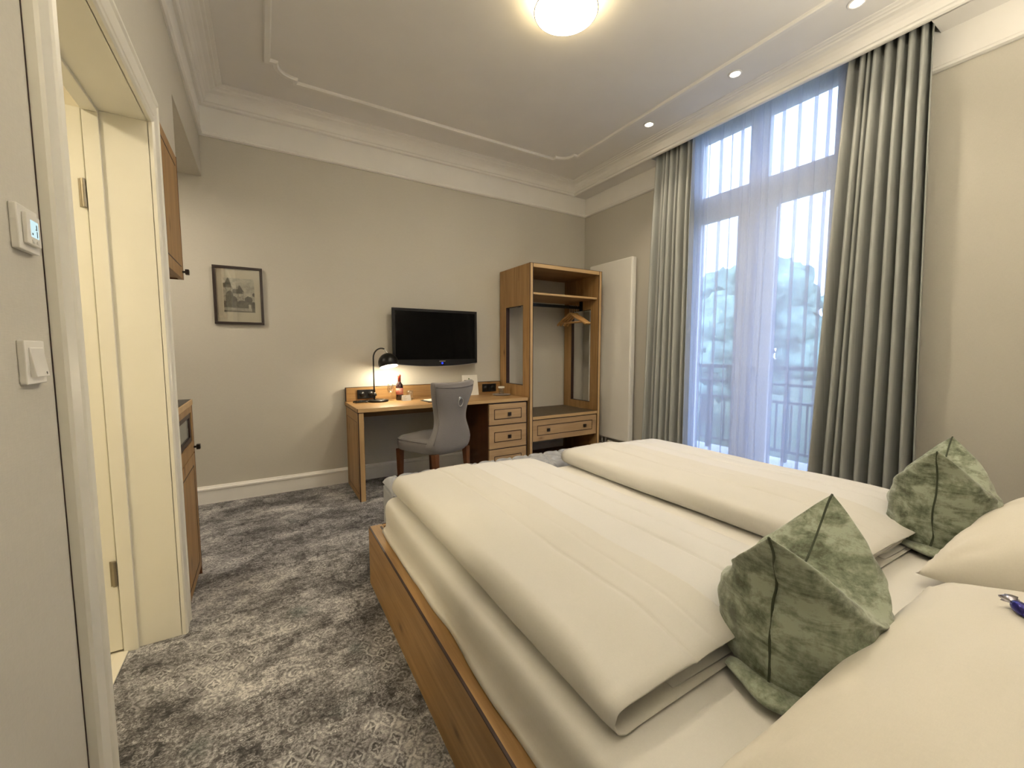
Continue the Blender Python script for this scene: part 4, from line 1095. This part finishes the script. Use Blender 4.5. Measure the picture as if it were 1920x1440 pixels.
# ------------------------------------------------------------------ pillows
def pillow(cx, cy, hw, hd, th, rot, tilt, seed, label, zb):
    bm = bmesh.new(); n = 72; top, bot = [], []
    R = Matrix.Rotation(rot, 3, 'Z') @ Matrix.Rotation(tilt, 3, 'X')
    for j in range(n + 1):
        rt, rb = [], []
        for i in range(n + 1):
            u = -1 + 2 * i / n; v = -1 + 2 * j / n
            pin = 1 - 0.085 * (1 - abs(v) ** 2.2) * abs(u) ** 6
            pin2 = 1 - 0.085 * (1 - abs(u) ** 2.2) * abs(v) ** 6
            x = hw * u * pin; y = hd * v * pin2
            t = ((1 - abs(u) ** 3.4) ** 0.55) * ((1 - abs(v) ** 3.0) ** 0.55)
            cor = (abs(u) * abs(v)) ** 3
            edge = 1 - max(abs(u), abs(v))
            wr = 0.010 * nz(u * 3 + seed, v * 3) + 0.012 * cor * nz(u * 9, v * 9, seed) * 2
            # pleats that run from the corners
            ang = math.atan2(abs(v) - 1.0, abs(u) - 1.0)
            pl = 0.008 * math.sin(ang * 16 + seed) * math.exp(-((1 - abs(u)) ** 2 + (1 - abs(v)) ** 2) / 0.16) * (1 if edge > 0.01 else 0)
            zt = th * t + (wr + pl) * min(1, edge * 8) + 0.02 * cor
            zl = -0.10 * th * t + 0.02 * cor
            rt.append(R @ Vector((x, y, zt)) + Vector((cx, cy, zb)))
            if 0 < i < n and 0 < j < n: rb.append(R @ Vector((x, y, zl - 0.004)) + Vector((cx, cy, zb)))
            else: rb.append(None)
        top.append(rt); bot.append(rb)
    tv_ = [[bm.verts.new(p) for p in r] for r in top]
    bv = [[bm.verts.new(p) if p is not None else tv_[j][i] for i, p in enumerate(r)] for j, r in enumerate(bot)]
    for j in range(n):
        for i in range(n):
            bm.faces.new((tv_[j][i], tv_[j][i + 1], tv_[j + 1][i + 1], tv_[j + 1][i]))
            q = (bv[j + 1][i], bv[j + 1][i + 1], bv[j][i + 1], bv[j][i])
            if len(set(q)) == 4:
                try: bm.faces.new(q)
                except ValueError: pass
    bm.normal_update()
    tree_ = BVHTree.FromBMesh(bm)
    o = obj('pillow', bm, 'pillow', None, True)
    tag(o, label, 'pillow', 'white bed pillows')
    return o, tree_
p1, t1 = pillow(1.075, -0.000, 0.565, 0.372, 0.195, 0.0, -0.10, 1, 'large cream pillow at the near corner of the bed', 0.512)
p2, t2 = pillow(2.14, 0.035, 0.43, 0.365, 0.205, -0.03, -0.16, 5, 'cream pillow behind the far green cushion', 0.545)

# ------------------------------------------------------------------ green cushions (chopped at the top)
def cushion(loc, rz, W_, H_, T_, seed, label, dip=0.36, lean=0.0):
    c = thing('throw_cushion', label, 'cushion', loc, rz, 'green velvet cushions')
    n = 64
    def P(u, v, s):
        # u across -1..1, v height 0..1, s side
        e = (1 - abs(u) ** 3.2) ** 0.62
        vt = 2 * v - 1
        g = (1 - abs(vt) ** 4.0) ** 0.55
        w_ = W_ * (1 - 0.16 * (1 - (2 * v - 1) ** 2)) * (0.94 + 0.06 * v)
        x = w_ * u
        bul = T_ * e * g * (1.08 - 0.28 * v)
        y = s * bul
        z = H_ * v
        # the karate chop: top middle sinks
        chop = dip * H_ * (1 - abs(u) ** 1.45) * sstep(0.25, 1.0, v) ** 1.3
        z -= chop
        # ears stand up
        z -= 0.03 * H_ * abs(u) ** 10 * v ** 8
        # sagging base
        z = max(z, -0.0)
        if v < 0.25:
            y *= 1 + 0.35 * (1 - v / 0.25) * e
        k = min(1, (1 - abs(u)) * 6) * min(1, v * 6) * min(1, (1 - v) * 6)
        y += s * (0.012 * nz(u * 3 + seed, v * 5, s * 3) + 0.004 * nz(u * 7, v * 8 + seed, s)) * k
        x += 0.008 * nz(v * 6 + seed, s * 2.0, u) + 0.010 * math.sin(v * 9 + seed) * abs(u) ** 4
        y += 0.010 * nz(v * 5, seed * 3.1) + lean * z
        return (x, y, z)
    bm = bmesh.new()
    F = [[None] * (n + 1) for _ in range(n + 1)]; B = [[None] * (n + 1) for _ in range(n + 1)]
    for j in range(n + 1):
        for i in range(n + 1):
            u = math.sin((-1 + 2 * i / n) * PI / 2); v = 0.5 + 0.5 * math.sin((-1 + 2 * j / n) * PI / 2)
            F[j][i] = bm.verts.new(P(u, v, -1))
            if i in (0, n) or j in (0, n): B[j][i] = F[j][i]
            else: B[j][i] = bm.verts.new(P(u, v, 1))
    for j in range(n):
        for i in range(n):
            bm.faces.new((F[j][i], F[j][i + 1], F[j + 1][i + 1], F[j + 1][i]))
            bm.faces.new((B[j + 1][i], B[j + 1][i + 1], B[j][i + 1], B[j][i]))
    cov = obj('cover', bm, 'velvet', c, True)
    bm = bmesh.new()
    for su in (-1, 1):
        tube(bm, [P(su * 0.9995, 0.03 + 0.96 * k / 40, 1) for k in range(41)], 0.0028, 6)
    tube(bm, [P(-0.995 + 1.99 * k / 50, 0.9995, 1) for k in range(51)], 0.0028, 6)
    obj('seam', bm, 'seam', cov, True)
    # creased bottom flap, a flattened roll of the cover
    bm = bmesh.new(); rings = []
    for k in range(15):
        t = k / 14; px_ = -W_ * (0.86 + 0.10 * math.sin(PI * t)); py_ = -0.115 + 0.20 * t
        a_ = 0.016 + 0.022 * math.sin(PI * t) ** 0.7; b_ = 0.006 + 0.010 * math.sin(PI * t)
        rings.append([(px_ - 0.012 * nz(t * 3, seed) + a_ * math.cos(2 * PI * q / 14) - 0.3 * b_ * math.sin(2 * PI * q / 14), py_, 0.014 + b_ * math.sin(2 * PI * q / 14) + 0.012 * t) for q in range(14)])
    loft(bm, rings); obj('bottom_fold', bm, 'velvet', c, True)
    return c
cushion((1.075, 0.448, MZ + 0.004), math.radians(7), 0.208, 0.368, 0.166, 2, 'green velvet throw cushion with sharp dented top nearest the camera', dip=0.43)
cushion((2.20, 0.470, MZ + 0.004), math.radians(7), 0.205, 0.395, 0.150, 7, 'green velvet throw cushion beside the window wall', dip=0.32)

# candy on the pillow
hit = t1.ray_cast(Vector((1.245, 0.145, 2.0)), Vector((0, 0, -1)))
hz = hit[0].z if hit[0] else 0.62
M['foil'] = plain('blue_foil', (0.035, 0.03, 0.22), 0.25, 0.5, var=0.3, scale=60)
M['silver'] = plain('silver_foil', (0.50, 0.49, 0.55), 0.25, 0.9, var=0.2, scale=60)
cd = thing('wrapped_candy', 'blue foil wrapped candy lying on the near pillow', 'candy', (1.245, 0.145, hz + 0.001), 0.6)
bm = bmesh.new(); lathe(bm, [(0.0, -0.018), (0.007, -0.018), (0.011, -0.010), (0.0125, 0.0), (0.011, 0.010), (0.007, 0.018), (0.0, 0.018)], 16, (0, 0, 0.011), 'X'); obj('body', bm, 'foil', cd, True)
for s in (-1, 1):
    bm = bmesh.new(); rings = []
    for k, (x, r) in enumerate(((0.016, 0.005), (0.020, 0.004), (0.027, 0.010), (0.035, 0.015))):
        rings.append([(s * x, r * math.cos(2 * PI * q / 16) * (1 + 0.25 * math.sin(q * 2.4)), 0.012 + r * 0.6 * math.sin(2 * PI * q / 16)) for q in range(16)])
    loft(bm, rings); obj('twist', bm, 'foil' if s < 0 else 'silver', cd, True)

# ------------------------------------------------------------------ kitchenette cabinets
XC = XL + 0.012
lc = thing('low_cabinet', 'oak minibar cabinet with dark worktop beyond the doorway', 'cabinet', (XC, 2.48, 0))
box('body', (-0.56, -0.022, -0.230, 0.215, 0.0, 0.918), 'wz', lc)
box('worktop', (-0.57, 0.004, -0.233, 0.219, 0.918, 0.946), 'edgex', lc, 0.002)
box('worktop_surface', (-0.56, -0.002, -0.230, 0.215, 0.946, 0.9475), 'darkleather', lc)
dr = box('cabinet_door', (-0.021, 0.0, -0.228, 0.213, 0.045, 0.665), 'wz', lc, 0.002)
boxes('inlay', [(0.0, 0.0012, -0.178, 0.163, 0.09, 0.095), (0.0, 0.0012, -0.178, 0.163, 0.605, 0.610), (0.0, 0.0012, -0.178, -0.173, 0.09, 0.61), (0.0, 0.0012, 0.158, 0.163, 0.09, 0.61)], 'inlay', dr)
bm = bmesh.new(); bx(bm, 0.0, 0.014, 0.193, 0.203, 0.693, 0.703); bx(bm, 0.012, 0.028, 0.185, 0.211, 0.685, 0.711)
dp = boxes('drawer_panel', [(-0.021, 0.0, -0.228, 0.213, 0.672, 0.735), (-0.021, 0.0, -0.228, 0.213, 0.885, 0.917), (-0.021, 0.0, 0.175, 0.213, 0.735, 0.885), (-0.021, 0.0, -0.228, -0.190, 0.735, 0.885)], 'wz', lc)
obj('knob', bm, 'knob', dp, False, 0.002)
dpf = boxes('viewing_frame', [(-0.018, -0.004, -0.190, 0.175, 0.735, 0.760), (-0.018, -0.004, -0.190, 0.175, 0.860, 0.885), (-0.018, -0.004, 0.135, 0.175, 0.760, 0.860), (-0.018, -0.004, -0.190, -0.150, 0.760, 0.860)], 'inlay', lc)
box('viewing_glass', (-0.016, -0.010, -0.150, 0.135, 0.760, 0.860), 'greyglass', dpf)
box('edge_strip', (-0.021, 0.001, 0.2135, 0.2165, 0.0, 0.917), 'leg', lc)
wc = thing('wall_cabinet', 'oak wall cabinet hanging high beyond the doorway', 'cabinet', (XC, 2.48, 1.565))
box('body', (-0.36, -0.022, -0.230, 0.212, 0.0, 0.595), 'wz', wc)
dr = box('cabinet_door', (-0.021, 0.0, -0.228, 0.210, -0.006, 0.592), 'wz', wc, 0.002)
boxes('inlay', [(0.0, 0.0012, -0.178, 0.165, 0.05, 0.055), (0.0, 0.0012, -0.178, 0.165, 0.535, 0.540), (0.0, 0.0012, -0.178, -0.173, 0.05, 0.54), (0.0, 0.0012, -0.0, 0.0, 0.05, 0.54)][:3], 'inlay', dr)
bm = bmesh.new(); bx(bm, 0.0, 0.014, 0.183, 0.193, 0.025, 0.035); bx(bm, 0.012, 0.028, 0.175, 0.201, 0.017, 0.043); obj('knob', bm, 'knob', dr, False, 0.002)
box('edge_strip', (-0.36, 0.001, 0.2125, 0.2155, -0.006, 0.595), 'leg', wc)

# ------------------------------------------------------------------ thermostat and switch on the left wall
th = thing('thermostat', 'white wall thermostat with small glowing display', 'thermostat', (XL, 1.045, 1.405)); th.scale = (0.86, 0.86, 0.88)
box('frame', (0.0, 0.012, -0.042, 0.042, -0.042, 0.042), 'plastic', th, 0.002)
box('faceplate', (0.012, 0.019, -0.027, 0.030, -0.029, 0.029), 'plastic', th, 0.0015)
dsp = box('display', (0.019, 0.0196, -0.013, 0.019, -0.014, 0.018), 'lcd', th)
boxes('display_digits', [(0.0196, 0.0199, 0.009, 0.012, 0.002, 0.012), (0.0196, 0.0199, 0.005, 0.012, 0.002, 0.0035), (0.0196, 0.0199, -0.010, -0.006, -0.010, -0.006), (0.0196, 0.0199, 0.010, 0.0125, -0.012, 0.0)], 'blackpl', dsp)
boxes('button', [(0.019, 0.0205, -0.012, -0.004, -0.025, -0.019), (0.019, 0.0205, 0.008, 0.016, -0.025, -0.019)], 'plastic', th)
sw = thing('light_switch', 'white rocker light switch below the thermostat', 'switch', (XL, 1.030, 1.180)); sw.scale = (0.86, 0.86, 0.88)
box('frame', (0.0, 0.011, -0.042, 0.042, -0.042, 0.042), 'plastic', sw, 0.002)
bm = bmesh.new()
vs = [bm.verts.new(p) for p in ((0.011, -0.028, -0.028), (0.011, 0.030, -0.028), (0.011, 0.030, 0.029), (0.011, -0.028, 0.029), (0.020, -0.027, -0.028), (0.020, 0.029, -0.028), (0.0135, 0.029, 0.028), (0.0135, -0.027, 0.028))]
for f in ((0, 3, 2, 1), (4, 5, 6, 7), (0, 1, 5, 4), (1, 2, 6, 5), (2, 3, 7, 6), (3, 0, 4, 7)): bm.faces.new([vs[i] for i in f])
rk = obj('rocker', bm, 'plastic', sw, False, 0.001)
box('mark', (0.0188, 0.0203, 0.016, 0.0185, -0.024, -0.019), 'ink', rk)

# ------------------------------------------------------------------ unseen sconces added behind the camera as fill bounced off the ceiling
for k, (x, lab) in enumerate(((0.62, 'white bowl shaped fill sconce added on the headboard wall near the door'), (2.10, 'white bowl shaped fill sconce added on the headboard wall near the window'))):
    if k == 0:
        rl = thing('fill_sconce', lab, 'lamp', (x, YR, 1.95), 0, 'added fill sconces over the headboard')
        bm = bmesh.new(); lathe(bm, [(0.0, 0.0), (0.045, 0.0), (0.045, 0.015), (0.0, 0.018)], 24, (0, 0, 0), 'Y'); obj('wall_plate', bm, 'brass', rl, True)
        bm = bmesh.new(); tube(bm, [(0, 0.015, 0), (0, 0.07, -0.01), (0, 0.11, 0.0)], 0.007); obj('arm', bm, 'brass', rl, True)
        bm = bmesh.new(); lathe(bm, [(0.0, 0.0), (0.05, 0.005), (0.085, 0.035), (0.10, 0.08), (0.097, 0.08), (0.08, 0.04), (0.045, 0.012), (0.0, 0.008)], 32, (0, 0.12, 0.0)); obj('bowl', bm, 'plastic', rl, True)
    else:
        dup(rl, (x, YR, 1.95), lab)
    ld = bpy.data.lights.new('sconce_fill', 'SPOT'); ld.energy = FILL_SCONCE_W; ld.color = (1, 0.89, 0.71); ld.shadow_soft_size = 0.05; ld.spot_size = math.radians(150); ld.spot_blend = 1.0
    lo = bpy.data.objects.new('sconce_fill', ld); COL.objects.link(lo); lo.location = (x, YR + 0.12, 2.04); lo.rotation_euler = (PI, 0, 0)
